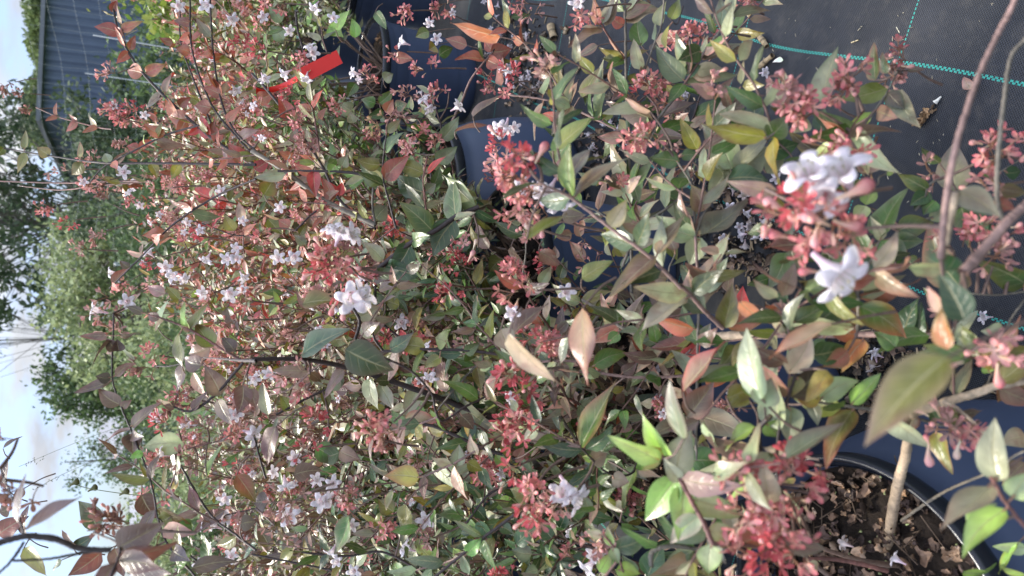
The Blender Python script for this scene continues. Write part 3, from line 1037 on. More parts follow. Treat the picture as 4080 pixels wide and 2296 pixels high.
S 9 10 .66 .7 g 1 1100 850 1010 830 940 870
S 8 8 .8 .8 g 1 60 1150 70 1260 50 1400
S 6 7 .75 .8 g 1 230 910 380 900 560 925
S 7 9 .66 .66 g 1 820 1280 790 1350 780 1450
L 445 145 283 245 52 m/b
L 430 230 312 282 45 b/r
L 440 130 400 -20 50 r/o
L 455 120 505 -20 48 s/m
L 560 130 495 80 60 r
L 562 300 430 250 55 o/b
L 560 300 470 350 50 g
L 565 290 450 290 50 d/o
L 650 350 608 192 66 s/m
L 570 290 692 222 42 o/m
L 650 230 632 75 92 g/d
L 575 110 750 5 62 m/s
L 560 90 700 20 60 m/r
L 740 130 760 -10 60 s/o
L 680 330 640 400 50 m
L 700 260 760 170 30 b
L 795 98 840 -10 62 o/d
L 790 125 775 245 30 o/g
L 1045 135 1045 -20 82 s/m
L 1048 135 1142 25 40 s/k
L 950 255 840 300 92 d/g
L 945 270 860 230 60 g
L 960 305 1152 222 58 b/s
L 862 405 722 230 108 s/d
L 885 430 1142 335 92 s/d
L 870 370 950 330 70 D/g
L 860 420 780 520 62 g/d
L 350 490 430 330 56 o/m
L 440 475 465 280 46 s/m
L 155 475 262 278 32 s/m .7
L 280 530 305 372 46 s/m
L 290 525 335 398 30 p/r
L 280 545 200 475 74 s/g
L 300 530 185 645 60 b/s
L 160 512 78 688 26 m/s
L 235 600 150 570 46 r
L 205 755 395 580 82 o/g
L 440 592 462 400 52 s/g
L 545 465 495 355 46 m/p
L 583 460 490 505 32 b
L 710 602 465 530 92 b/m .62
L 695 560 540 518 38 p/b .62
L 745 590 935 495 55 b/m .62
L 690 450 610 390 38 m
L 920 590 1032 475 62 g/d
L 1125 595 1035 418 150 D/g
L 1210 620 1215 480 90 D/g
L 1100 603 1205 562 36 p/m
L 1278 690 950 612 98 o/b
L 1105 850 950 618 150 s/m .58
L 1128 872 1300 740 150 s/k .58
L 1090 850 985 1010 92 k/g
L 1085 900 1290 910 130 D/d
L 560 690 425 690 62 m/r
L 602 930 462 740 82 s
L 620 940 688 780 62 k/g
L 605 930 640 770 32 g/o
L 840 810 685 795 85 g/D
L 268 945 378 725 72 b/s
L 225 900 300 760 60 m/r
L 315 990 535 755 56 m/k .5
L 435 1055 472 870 42 m/p
L 560 960 470 900 62 o/m
L 600 1000 500 940 70 b/m
L 610 930 640 1020 60 g/s
L 490 1140 575 1000 92 p/y .52
L 505 1130 470 1240 70 y/w .52
L 665 1140 530 1085 100 m/o
L 680 1110 620 1025 80 m/r
L 920 1190 718 1078 112 s/k .56
L 945 1190 1185 1018 112 s/m .56
L 925 1178 815 975 62 m/b
L 965 1060 900 930 110 m/o
L 950 1195 890 1340 112 s/k
L 728 1280 838 1055 72 m/o .5
L 720 1290 470 1450 92 m/o .5
L 918 1445 1062 1268 82 p/m .56
L 1085 1470 1105 1330 62 m/p
L 820 1260 790 1150 62 m/r
L 360 1315 285 1208 62 m .85
L 345 1190 315 1105 52 m .85
L 300 1175 215 1190 60 m .85
L 135 1265 245 1345 82 m/r .85
L 225 1300 215 1235 38 m/p .85
L 240 1400 280 1310 60 d/b .85
L 75 1200 262 1045 60 o/m .5
L 350 1400 505 1308 82 o/g .6
L 140 1430 200 1335 62 s
L -5 1240 55 1355 42 m/p
L 680 640 600 740 80 k/g
L 730 680 870 690 60 b
L 760 720 700 680 50 d/g
L 640 700 580 740 60 g
L 740 870 700 990 60 o/g
L 760 960 860 1040 90 g/o
L 860 1060 780 1000 80 o/b
L 720 1000 640 990 80 m
L 500 880 590 960 70 b/o
L 850 950 880 830 70 s/b
L 640 620 650 700 70 s/d
L 790 640 770 590 60 d
L 850 780 950 790 60 g/d
L 250 800 180 760 60 o/d
L 460 600 520 530 50 o
L 390 600 500 560 40 g
L 390 430 370 520 50 g/d
L 490 400 560 350 40 o
L 560 460 560 380 40 m/g
L 600 420 620 360 60 o/d
L 250 1090 370 1080 70 b/m .6
L 780 1210 830 1310 70 o/g
L 640 1280 720 1210 60 w/o
L 560 1290 520 1190 60 o/m
L 690 1350 740 1440 80 r/m
L 780 1400 700 1380 70 m/p
L 860 1360 950 1400 80 r/m
L 1100 640 1250 560 90 g/D
L 860 1100 900 1190 60 o
L 1290 1400 1190 1430 60 g
C 920 160 75 P 0
C 1000 150 55 P 0
C 850 190 40 P 0
C 690 430 62 P 0
C 740 380 55 P 0
C 630 480 55 X 0
C 640 690 72 P 0 .6
C 690 690 60 P 0 .6
C 890 750 70 T 0
C 880 830 50 N 0
C 730 520 45 T 0
C 30 780 90 X 0 .52
C 60 850 90 P 0 .52
C 20 890 80 P 0 .52
C 90 960 90 P 0 .54
C 50 1020 75 T 0 .56
C 380 60 52 P 0
C 100 70 75 T 0 .95
C 60 20 60 P 0 .95
C 370 1190 42 T 0 .85
C 400 1330 42 T 0 .85
C 170 1080 55 P 0 .6
C 30 1090 60 P 0 .65
C 1190 0 42 P 0
C 0 470 50 P 0 .9
C 10 380 60 X 0 .9
C 90 1150 40 T 0 .7
F 190 950 120 1.3 .56
F 150 960 160 1.2 .56
F 250 1010 80 1.3 .56
F 215 1020 60 1.1 .56
F 60 940 -1 1 .56
F 330 10 -1 1
F 10 640 -1 .9 .8
B 145 770 300 2.0 2 .5
B 155 1160 90 1.4 0 .6
B 75 1120 80 1.3 1 .6
B 580 670 200 1.3 2 .6
B 1270 1160 0 1.4 2 .5
T 6
S 18 22 .52 .55 p 1 850 -10 900 40 960 110 1060 205
S 38 40 .92 .97 t 1 618 -10 640 80 640 200 610 300 600 400 595 500 600 620
S 14 14 .58 .6 g 0 942 -10 935 230 930 500 925 720 930 1030
S 14 26 .75 .7 g 1 350 60 450 120 520 180 600 225 690 255 780 262
S 30 44 .7 .62 t 1 780 262 880 250 1000 245 1150 240 1300 238
S 12 16 .7 .68 p 1 150 372 300 370 380 400 450 430 620 452 780 448 900 440 1050 425 1180 400
S 46 80 .95 .98 g 1 90 900 260 800 420 690 540 620 700 585
S 12 14 .8 .85 g 1 50 220 110 380 190 520 240 640 330 780
S 9 12 .6 .65 b 1 345 800 400 860 480 930 560 945 610 925 630 870
S 9 12 .8 .85 p 1 160 480 250 540 380 610 450 660
S 9 10 .85 .9 b 1 -10 545 120 620 270 715 340 790
S 12 15 .85 .92 b 1 100 600 300 600 460 605 590 600
S 24 18 .42 .44 r 0 1010 1290 960 1180 900 1070 830 945 745 830
S 22 26 .48 .46 b 0 1255 860 1240 720 1300 645
S 22 22 .5 .5 g 0 700 1400 700 1340 740 1310 830 1300 940 1315 1010 1310
S 9 9 .75 .8 p 1 900 310 830 380 800 460
S 8 9 .8 .85 g 1 780 480 740 560 715 650
S 10 12 .75 .8 g 1 330 900 400 990 450 1060 530 1150 610 1240
S 8 8 .78 .8 r 1 400 140 370 110 350 80
S 12 14 .8 .85 b 8 100 950 300 965 480 955
S 10 12 .5 .5 r 0 560 1430 520 1320 460 1240
S 7 7 .8 .8 b 8 0 1110 80 1130 160 1080
S 16 20 .9 .93 g 1 400 190 470 90 540 -10
L 880 55 628 188 92 p/s .52
L 915 208 690 182 80 O/R .55
L 740 20 672 15 80 r/b
L 1060 205 1105 -10 110 o/m .5
L 1150 175 1160 -10 92 R
L 1075 190 1300 150 90 r/o .5
L 1140 70 1300 180 70 O/b .5
L 905 275 690 300 76 r/b .6
L 870 360 940 270 92 R
L 860 525 1050 258 80 m/R .48
L 960 450 1110 445 92 O .6
L 355 105 312 478 108 m/r .48
L 380 160 340 360 60 r .55
L 535 200 390 285 82 r/p
L 570 205 672 10 52 m/p
L 540 228 475 290 60 g
L 410 390 595 325 92 g/o
L -15 235 222 525 92 p/s .46
L 345 75 190 0 60 s .6
L 350 80 500 -10 60 o/m .6
L -10 250 168 65 72 b/m
L 345 805 470 445 92 g/r .5
L 60 600 128 445 82 s/g
L 205 680 130 510 76 s/k
L 100 705 110 590 46 R/p
L 315 780 262 678 40 s/p
L 90 870 130 945 50 s
L 120 800 190 710 82 m/s
L 165 690 190 760 60 m/g
L 790 860 632 652 90 w/k .42
L 745 870 478 798 92 w/G .42
L 825 940 905 712 150 k/g .42
L 850 975 765 860 76 k/s .42
L 830 955 650 1190 160 w/G .42
L 860 990 835 1275 130 w/G .42
L 945 1148 790 1290 112 s/p .45
L 915 1062 1145 1148 122 k/G .42
L 985 1225 1142 1245 92 k/w .45
L 1000 1290 985 1460 120 k/w .45
L 860 760 765 480 70 s/m .42
L 900 665 695 735 72 m/s .5
L 880 650 1015 470 140 m/r .55
L 940 645 1205 750 130 m/s .48
L 1245 855 962 758 112 b/m .48
L 1255 560 1160 205 122 k/s .42
L 1270 600 1300 450 140 k/m .42
L 1225 700 1050 795 62 w/o .5
L 900 870 1090 885 132 g/D
L 935 960 1080 970 72 o/w
L 1170 930 1060 1070 80 w/o .5
L 1290 1240 1045 1300 100 r/o .45
L 940 1350 680 1430 100 m/o .45
L 635 910 750 970 44 p/s
L 382 1000 555 1142 60 y/o .7
L 380 1130 350 1035 60 s/m
L 90 1065 -10 1010 92 o/g .6
L 200 1260 130 1170 80 D/g
L 215 1375 140 1265 62 D/g
L 20 1290 130 1200 82 D/g
L 240 1210 280 1110 62 D/s
L 100 1340 -5 1320 82 s/D
L 385 1135 515 1170 62 D/g
L 520 1310 690 1240 92 D/s .6
L 680 1450 760 1290 130 D/g .6
L 300 1150 380 1120 60 g/s
L 180 1440 240 1380 90 D/g
L 260 1320 230 1360 50 g/D
L 130 1420 60 1440 60 s/D
L 560 160 470 105 50 s/g
L 560 150 540 70 50 g/s
L 555 190 550 110 40 g
L 450 1250 370 1220 50 p/w .55
L 500 1300 480 1200 50 w/p .55
L 440 1430 500 1330 70 w/m .6
L 500 1310 540 1390 60 k/g .6
L 520 1420 650 1440 80 w/g .55
L 620 1440 560 1350 70 g/s
L 420 1000 490 930 40 w/g
L 470 950 420 880 40 w/y .65
L 400 870 350 850 40 w/y .65
L 400 880 480 830 90 m/s .65
L 480 870 530 920 60 s/k .65
L 1300 830 1200 1010 110 s/m .45
L 1110 760 1230 700 60 w .5
L 1180 1290 1290 1210 80 r/g .5
L 1000 1130 1100 1190 70 g
L 1120 290 1040 400 80 o/g .6
L 960 270 1000 180 60 s/p .55
L 990 280 1050 240 70 D/g .55
L 1100 340 1180 310 60 g/o
L 1140 430 1110 370 40 G .55
L 1150 440 1190 380 40 g .55
L 900 440 850 340 40 w .55
L 920 600 850 470 70 r/m .6
L 1080 560 1240 520 100 o/m .5
L 1190 560 1080 590 60 o/k .5
L 950 580 880 640 90 m/r
L 670 300 600 250 60 r
L 800 130 770 90 70 r/m
L 820 160 870 100 80 m/p
L 730 240 700 190 50 p
L 290 300 400 200 60 m
L 230 220 290 160 50 b/s
L 70 130 160 200 50 r
L 250 380 290 460 40 m
L 40 380 -10 420 50 r
L 40 610 0 590 50 g
L 550 430 630 370 60 b
L 500 520 570 500 40 o
L 530 620 510 530 40 R/b
L 600 690 540 730 40 b
L 430 720 500 650 60 w/o
L 20 870 60 800 60 r
L 760 850 700 800 60 y/O .43
L 740 860 650 920 50 y/w .43
L 560 1000 620 960 60 p
L 500 960 590 980 80 p/m
C 150 180 82 P 0 .72
C 190 240 70 P 0 .72
C 110 250 60 X 0 .72
C 30 760 72 X 0
C 60 700 50 P 0
C 10 920 60 X 0
C 20 430 45 X 0
C 110 1060 80 X 0 .55
C 170 1120 80 P 0 .55
C 130 1000 60 P 0 .55
C 1110 600 52 T 0 .7
C 1060 610 36 T 0 .7
C 1190 920 52 P 0 .42
C 1200 1130 65 P 0 .42
C 1240 1380 100 X 0 .42
C 1200 1340 80 P 0 .42
C 340 1380 30 P 0 .7
C 440 1290 30 T 0 .6
C 270 1050 40 T 0 .6
C 60 20 50 P 0
F 285 1020 60 1.6 .56
F 310 1050 30 1.6 .56
F 250 1040 -1 1.3 .56
F 270 25 -1 1.1 .7
F 410 1370 300 1.3 .66
F 390 1400 130 1.3 .66
F 300 1235 200 1 .75
F 1105 545 300 1 .7
F 5 130 -1 .9
F 430 1340 340 1.2 .66
B 1180 1030 10 1.8 2 .42
B 1170 870 240 1.6 2 .42
B 1160 1170 330 1.6 2 .42
T 7
S 24 34 .34 .36 p 0 1250 -20 1205 80 1160 160 1060 380 970 640 935 780 910 900 885 1100 868 1300
S 18 24 .38 .4 g 0 1300 190 1220 290 1190 480 1170 640 1150 900 1155 1020 1190 1140
S 40 52 .36 .36 p 0 1310 1020 1240 1080 1180 1140 1080 1260 980 1370
S 32 34 .37 .37 t 0 945 965 925 1060 890 1240
S 7 9 .6 .6 g 0 1110 840 1050 900 980 940 945 960
S 14 16 .52 .54 g 0 -10 700 80 640 180 590 230 555
S 9 10 .55 .55 g 0 740 1060 780 1010 810 930 860 900
S 8 9 .5 .52 r 0 400 690 440 610 480 560
S 8 10 .55 .55 g 0 440 840 540 930 560 890 600 870
S 9 11 .6 .6 g 0 700 1180 760 1120 880 1070 990 1030
S 8 8 .44 .46 r 0 -10 950 80 970 180 985
S 9 9 .55 .55 g 0 560 1210 520 1300 470 1420
S 10 10 .46 .46 b 0 280 1440 270 1380 320 1300
S 7 7 .55 .55 g 0 1290 790 1190 850 1100 900
S 8 8 .55 .58 g 0 430 700 520 580 600 460 650 360
L 270 515 315 222 112 s/d
L 100 500 92 362 42 s
L 92 535 -10 405 92 s/m
L 182 590 10 540 82 b/o
L 200 600 130 670 92 k/s .52
L 0 690 90 585 112 g/s
L -10 760 160 720 110 D/g
L 298 795 98 662 80 b/o
L -10 870 105 770 82 s/k
L 395 675 222 600 42 r/m .45
L 410 692 672 618 66 b/m
L 265 660 285 540 82 D/d
L 540 405 515 212 62 d/r
L 600 370 572 262 46 d/r
L 600 465 690 550 80 b/D
L 700 355 790 348 30 b
L 440 835 610 825 72 m/s
L 490 1030 520 915 80 w/g
L 590 875 642 860 22 w
L 490 1035 440 1130 80 k/w
L 560 1200 692 935 112 g/s
L 575 1205 515 1100 62 k/g
L 645 1160 840 1120 120 d/o
L 565 1210 625 1340 110 g/o
L 630 1210 785 1215 92 g/s
L 805 955 640 880 72 d/o
L 862 820 770 740 52 d/g
L 940 960 935 705 148 s/m .5
L 950 965 1160 1090 122 m/s .5
L 970 1040 985 1235 92 d/b
L 810 965 730 1055 72 d
L 1300 1430 1055 1355 115 d/o .45
L 985 1460 785 1170 160 D/r .32
L 1165 950 1300 970 72 b/o
L 985 1050 1110 1190 92 D/g
L 110 1250 190 1410 100 s/k
L 90 1270 5 1450 112 g/s
L 230 1230 -20 1250 80 b/r .5
L 800 980 720 1030 80 D/g
L 840 1010 780 1080 90 g/D
L 600 1230 700 1290 100 d/s
L 700 1290 740 1360 80 d/o
L 450 1290 560 1400 110 D/s
L 550 1300 460 1390 90 D/g
L 350 1250 250 1330 80 d/s
L 640 1330 730 1320 60 g
L 400 1440 560 1390 90 r/m .4
L 430 1440 770 1320 60 r/m .36
L 1080 880 1180 830 60 g/d
L 1190 870 1290 860 70 D
L 1130 1010 1240 1050 80 r/b
L 820 1110 900 1030 70 s/g
L 450 860 540 790 70 p/y
L 150 850 90 860 60 p/r
L 280 480 240 420 60 d
L 940 1290 880 1370 90 D/b .38
L 1090 1180 1170 1120 60 D
C 165 480 85 P 0 .5
C 210 560 60 P 0 .5
C 110 450 45 T 0 .5
C 400 440 100 P 0 .5
C 420 390 70 P 0 .52
C 640 330 52 T 0 .6
C 640 400 60 T 0 .6
C 690 300 40 P 0 .6
C 320 720 60 P 0 .5
C 450 770 65 P 0 .48
C 100 1080 130 P 0 .40
C 250 1110 150 P 0 .38
C 330 1180 130 P 0 .38
C 200 1040 130 X 0 .38
C 400 1210 110 P 0 .40
C 380 1040 100 T 0 .4
C 1160 790 75 P 0 .5
C 1120 750 50 P 0 .5
C 1290 720 55 P 0 .5
C 820 860 42 T 0 .6
C 1130 950 55 T 0 .5
C 960 1240 65 P 0 .5
C 1140 1290 60 T 0 .48
C 1210 1180 55 P 0 .48
C 1060 1160 50 P 0 .5
F 215 885 250 2.1 .37
F 380 880 240 2.1 .37
F 340 1370 40 2.3 .36
F 400 720 100 1.3 .55
F 290 990 -1 1.5 .37
B 430 960 335 2.4 2 .36
B 400 1120 10 1.9 2 .37
B 240 1110 200 1.9 0 .37
B 40 1040 210 1.9 0 .4
B 60 1190 190 1.6 2 .4
B 210 1370 180 1.4 2 .38
B 250 1180 100 1.6 0 .37
B 340 1060 320 1.7 2 .37
T 8
S 42 54 .48 .72 t 0 735 620 700 780 690 850 660 960 640 1050 610 1250 600 1480
S 36 46 .48 .5 t 0 1300 470 1160 490 1050 530 940 560 860 590 735 625
S 16 20 .46 .48 t 0 1090 735 1000 650 940 600 880 572
S 12 16 .44 .66 g 0 1110 930 1000 975 900 1020 800 1080 670 1170
S 32 28 .60 .5 p 0 -10 235 200 240 450 236 640 238 880 242
S 20 18 .48 .5 g 0 450 -20 455 100 450 210
S 14 18 .46 .5 b 0 175 -20 150 60 90 190
S 16 14 .46 .46 b 0 145 420 100 560 60 700 45 850 50 1010
S 14 18 .48 .48 g 0 245 575 350 590 470 605 600 625 700 630
S 18 20 .36 .36 r 0 1120 950 1170 1040 1230 1130 1300 1210
S 18 22 .6 .62 r 0 180 1368 300 1362 450 1385 600 1425
S 10 10 .5 .5 g 0 1165 300 1150 380 1100 490
S 10 12 .42 .44 r 0 980 350 1060 352 1160 345
S 16 12 .5 .5 g 0 760 660 860 690 960 695 1040 740
S 14 18 .52 .5 g 0 1160 300 1220 320 1300 330
S 8 8 .5 .5 g 0 1010 28 1150 38 1290 20
S 12 12 .42 .44 g 0 1290 820 1220 860 1180 920
S 9 10 .5 .5 g 0 1160 290 1220 160 1290 60
L 905 350 440 712 225 o/m .25
L 985 355 775 285 82 g/o .34
L 900 310 870 100 90 O/o .34
L 1075 355 975 180 72 g/o
L 1310 300 1155 570 210 o/r .3
L 985 160 860 -60 150 D/d .33
L 870 130 800 -10 60 p/r .34
L 455 215 320 -20 125 r/o .42
L 448 238 292 215 88 O/r .4
L 482 262 382 415 96 O/y .42
L 455 90 700 260 150 g/O
L 680 240 750 50 90 D/g
L 760 240 745 80 70 D
L 450 30 790 32 75 r/b .42
L 430 200 150 165 82 s/k
L 320 185 -10 300 62 p/O .4
L 125 182 320 45 82 g/o
L 220 340 400 290 122 d/g
L 100 430 215 215 120 p/k .36
L 65 715 -10 310 125 k/s .36
L 262 555 465 458 112 k/w .44
L 262 560 110 520 100 y/O .44
L 300 420 180 560 90 y/o .44
L 420 585 560 425 80 w/g
L 430 612 245 855 112 o/r .44
L 115 600 110 790 122 s/k .44
L 95 860 345 635 92 s/m .42
L 215 580 250 695 62 s/k
L 600 650 800 850 100 k/s
L 740 640 700 742 76 b/r .42
L 840 725 885 935 82 o/r
L 900 600 960 700 90 o/g
L 1155 975 1122 665 142 k/s .36
L 1300 750 1175 790 100 p/s
L 1120 1000 850 1190 112 k/m .36
L 1195 1115 940 1308 122 w/g .36
L 1230 1060 1310 930 120 k/w .36
L 1300 1310 1130 1310 62 k/w
L 1300 1450 1160 1400 30 w/y
L 1250 1290 1160 1440 40 w/y
L 75 1250 305 1312 112 m/s .42
L 10 1090 -20 880 122 p/s .42
L 90 1010 160 1200 62 s/m
L 200 1380 260 1440 70 k
L 980 1430 1180 1440 60 w/g
L 1000 1180 1150 1080 80 w/k .38
L 20 560 60 480 70 p
L -10 680 60 760 100 w/g .4
L 30 130 -10 90 60 O
L 30 80 60 160 90 r/p
L 160 450 110 550 80 o
L 350 100 250 190 120 g/s
L 240 20 330 70 90 o/m
L 100 60 30 40 60 D
L 400 320 270 400 90 r/o
L 560 120 500 60 60 d/r
L 640 300 540 230 90 g/w
L 1180 210 1080 220 80 k/g .5
L 990 300 960 250 60 k/g
L 1110 430 1080 370 60 w/g .42
L 1290 880 1190 980 90 m/o
L 1060 1040 1000 1160 60 k/y .4
L 950 630 1100 640 60 b/m
L 850 670 800 610 60 g
L 60 900 10 840 50 d
L 100 960 120 1000 60 y/O
C 190 880 90 X 0 .44
C 150 970 80 P 0 .44
C 180 1050 70 P 0 .44
C 90 1130 70 P 0 .42
C 130 1220 60 P 0 .42
C 60 1300 90 X 0 .42
C 180 1330 60 P 0 .42
C 890 690 55 T 0 .46
C 980 740 55 T 0 .46
C 1030 690 40 P 0 .46
C 1110 310 36 L 0 .4
B 815 840 85 1.7 0 .44
B 960 815 100 1.4 1 .44
B 935 400 150 1.2 2 .33
B 1080 285 200 1.2 2 .38
B 1165 440 80 1.6 2 .38
B 800 770 250 1.0 2 .44
B 240 930 10 1.4 2 .44
"""
SC = .793
STC = dict(b=(.035, .022, .020), r=(.16, .07, .055), t=(.40, .30, .20), g=(.14, .12, .09), p=(.24, .15, .125), k=(.12, .14, .05))
def parse():
    tile = 1; out = []
    for line in DATA.strip().splitlines():
        p = line.split()
        if not p or p[0] == '#': continue
        if p[0] == 'T': tile = int(p[1]); continue
        out.append((tile, p))
    return out
items = parse()
paths = []    # (tile, pixel samples, depth samples, 3d samples)
def tx(tile, zx, zy): return TL[tile][0]+float(zx)*SC, TL[tile][1]+float(zy)*SC
nst = 0
for tile, p in items:
    if p[0] != 'S': continue
    # S w0 w1 d0 d1 colour shrub x y x y ...
    w0, w1, d0, d1 = map(float, p[1:5]); colr = p[5]; sh = int(p[6]); xy = list(map(float, p[7:]))
    px = [tx(tile, xy[i], xy[i+1]) for i in range(0, len(xy), 2)]
    n = len(px); rs = np.random.default_rng(nst); nst += 1
    ds = np.linspace(d0, d1, n)
    pts = smooth_path([P(a, b, c) for (a, b), c in zip(px, ds)], 14)
    k = len(pts); t = np.linspace(0, 1, k)
    pts[1:-1] += rs.normal(0, .00012, (k-2, 3))
    dd = (pts-CP) @ fv
    rad = (w0*(1-t)+w1*t)*SC*(.62 if tile < 5 else .53)*dd/F
    arc = np.concatenate([[0], np.cumsum(np.linalg.norm(np.diff(pts, axis=0), axis=1))]); u_ = (arc/.037+rs.random()) % 1; node = 1+.16*np.exp(-((u_-.5)/.06)**2)
    mb = MB(); c = np.array(STC[colr])
    cc = c[None]*(1+.25*np.sin(t*9+nst))[:, None]*(1-.2*np.exp(-((u_-.5)/.06)**2))[:, None]
    tube(mb, pts, rad*node, 10, cc)
    s_ = SH[sh]; mb.obj('branch', M_bark, s_.root); s_.nstem += 1
    q = np.array([proj(v) for v in pts]); paths.append((tile, q[:, :2], q[:, 2], pts, sh))
PX = np.vstack([p[1] for p in paths]); PD = np.concatenate([p[2] for p in paths]); PP = np.vstack([p[3] for p in paths]); PSH = np.concatenate([[p[4]]*len(p[3]) for p in paths])
def twig_to(base, d_dir, sh, r=.0006, maxd=.045, col=(.14, .09, .07)):
    D = np.linalg.norm(PP-base, axis=1) + .25*np.maximum(0, PP[:, 2]-base[2]); i = int(np.argmin(D))
    if D[i] < .004: return
    if D[i] > maxd:
        tgt = base - nrm(d_dir)*.02 + np.array([0, 0, -.022])
    else: tgt = PP[i]
    mid = base*.5+tgt*.5 - nrm(d_dir)*.1*np.linalg.norm(tgt-base)
    tube(SH[sh].tw.new(), smooth_path([base, mid, tgt], 4), np.linspace(r, r*1.6, 9), 5, col)
tr_rng = np.random.default_rng(11)
def view(p): return nrm(CP-np.asarray(p))
def traced_leaf(sh, x0, y0, x1, y1, w, colr, d, snap=True):
    rs = tr_rng; L = math.hypot(x1-x0, y1-y0)
    q = np.hypot(PX[:, 0]-x0, PX[:, 1]-y0); i = int(np.argmin(q)); snapd = False
    if snap and q[i] < 34 and abs(PD[i]-d) < .3: d = PD[i]; sh = int(PSH[i]); snapd = True
    b = P(x0, y0, d)
    Lr = L*d/F
    tilt = rs.uniform(-.45, .35)
    e = P(x1, y1, d*(1+0)+Lr*tilt)
    dv = e-b; Lr = np.linalg.norm(dv); dv = dv/Lr
    W = w*d/F; full = .50*Lr; a = 0
    if W < full*.9: a = math.acos(min(1, W/full)); W = full
    n = view(b); sd = nrm(np.cross(dv, n)); n = np.cross(sd, dv)
    c1 = n*math.cos(a)+sd*math.sin(a); c2 = n*math.cos(a)-sd*math.sin(a)
    n = c1 if c1[2] > c2[2] else c2
    edge = None
    if '/' in colr: colr, e_ = colr.split('/'); edge = np.array(PAL[e_])
    SH[sh].leaves.append((b, dv, n, Lr, W*1.06, PAL[colr], edge, 0))
    if snapd: 
        if q[i] > 5: tube(SH[sh].tw.new(), smooth_path([b+dv*.002, PP[i]], 4), .0006, 5, (.3, .16, .1))
    else: twig_to(b, dv, sh)
def place_cluster(sh, pos, axis, hue, scale, rs, nb=0, loose=False):
    s_ = SH[sh]
    if s_.ncl >= 100: return
    s_.ncl += 1
    me = (CLS if loose else CL)[hue][int(rs.integers(0, 3))]
    o = link('flower_cluster', me, s_.root, frame(pos, axis, rs.uniform(0, 6), scale))
    for k in range(nb):
        a = nrm(nrm(axis)*.6+rs.normal(0, .7, 3)+view(pos)*.35)
        link('blossom', BL[int(rs.integers(0, 5))], o, frame(np.asarray(pos)+nrm(axis)*.02*scale+a*.012*scale, a, rs.uniform(0, 6), rs.uniform(.65, .85)*min(1.1, scale+.1)))
    return o
for tile, p in items:
    if p[0] == 'L':
        # L bx by tx ty w colour [d [shrub]]
        x0, y0 = tx(tile, p[1], p[2]); x1, y1 = tx(tile, p[3], p[4]); w = float(p[5])*SC
        L = math.hypot(x1-x0, y1-y0)
        d = float(p[7]) if len(p) > 7 else min(max(.040*F/L, TD[tile]*.8), TD[tile]*1.2)
        sh = int(p[8]) if len(p) > 8 else TS[tile]
        traced_leaf(sh, x0, y0, x1, y1, w, p[6], d)
    elif p[0] == 'C':
        # C x y r hue nblossom [d [shrub]]
        x, y = tx(tile, p[1], p[2]); r = float(p[3])*SC; hue = p[4]; nb = int(p[5])
        d = float(p[6]) if len(p) > 6 else TD[tile]; sh = int(p[7]) if len(p) > 7 else TS[tile]
        pos = P(x, y, d); ax = nrm(np.array([0, 0, 1.])*.7+view(pos)*.35+tr_rng.normal(0, .35, 3)); sc = r*d/F/.030*.84
        loose = sc < .75 or (d < .46 and tr_rng.random() < .6)
        sc = max(.55, sc)
        place_cluster(sh, pos-ax*.02*sc, ax, hue, (sc*1.25 if sc < .75 else sc), tr_rng, nb, loose)
        twig_to(pos-ax*.02*sc, ax, sh, .0008)
    elif p[0] == 'F':
        # F x y ang [scale [d [shrub]]]  ang = picture angle the mouth points to, -1 faces the viewer
        x, y = tx(tile, p[1], p[2]); ang = float(p[3]); sc = (.56 if tile == 7 else .66)*(float(p[4]) if len(p) > 4 else 1)
        d = float(p[5]) if len(p) > 5 else TD[tile]; sh = int(p[6]) if len(p) > 6 else TS[tile]
        pos = P(x, y, d)
        ax = view(pos)+tr_rng.normal(0, .25, 3) if ang < 0 else nrm(math.cos(R(ang))*xc-math.sin(R(ang))*yc*1+view(pos)*.35) if True else 0
        if ang >= 0: ax = nrm(math.cos(R(ang))*xc-math.sin(R(ang))*yc+view(pos)*(.8 if tile == 7 else .5))
        link('blossom', BL[int(tr_rng.integers(0, 5))], SH[sh].root, frame(pos-nrm(ax)*.012*sc, nrm(ax), tr_rng.uniform(0, 6), sc*1.1)); SH[sh].nbl += 1
    elif p[0] == 'B':
        # B x y ang scale kind [d]
        x, y = tx(tile, p[1], p[2]); ang = float(p[3]); sc = .46*float(p[4]); kd = int(p[5]); d = float(p[6]) if len(p) > 6 else TD[tile]
        pos = P(x, y, d); ax = nrm(math.cos(R(ang))*xc-math.sin(R(ang))*yc)
        link('bud', BUD[kd], SH[TS[tile]].root, frame(pos-ax*.008*sc, ax, 0, sc))

# growth between the traced leaves: pairs at the nodes of every traced branch, short side sprays
ex = np.random.default_rng(77); FIL = dict(G='sgokmgwosd', M='smogspskgbd', A='rrmmorrpos', D='ddDgosg', B='bmobsmb', O='ogmds', Y='orgo')
def cellpal(p):
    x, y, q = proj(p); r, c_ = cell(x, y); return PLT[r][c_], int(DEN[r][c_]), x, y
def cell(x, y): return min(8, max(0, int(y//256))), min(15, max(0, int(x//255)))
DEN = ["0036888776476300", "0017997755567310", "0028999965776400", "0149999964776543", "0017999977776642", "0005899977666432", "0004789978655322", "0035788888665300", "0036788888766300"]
PLT = ["AAAAGGDDAMMMDGGG", "AAAAGGDDADMMMGGG", "YAAAAGDDDDMMMGGG", "YYAAAADDDMMMMMGG", "AAAAAODDMMMMMGGG", "BBAABBODMMMMMOGG", "BBBBBBODMMMMMOGG", "BBBBBDDDDDMMOGGG", "BBBBBDDDDDDGGGGG"]
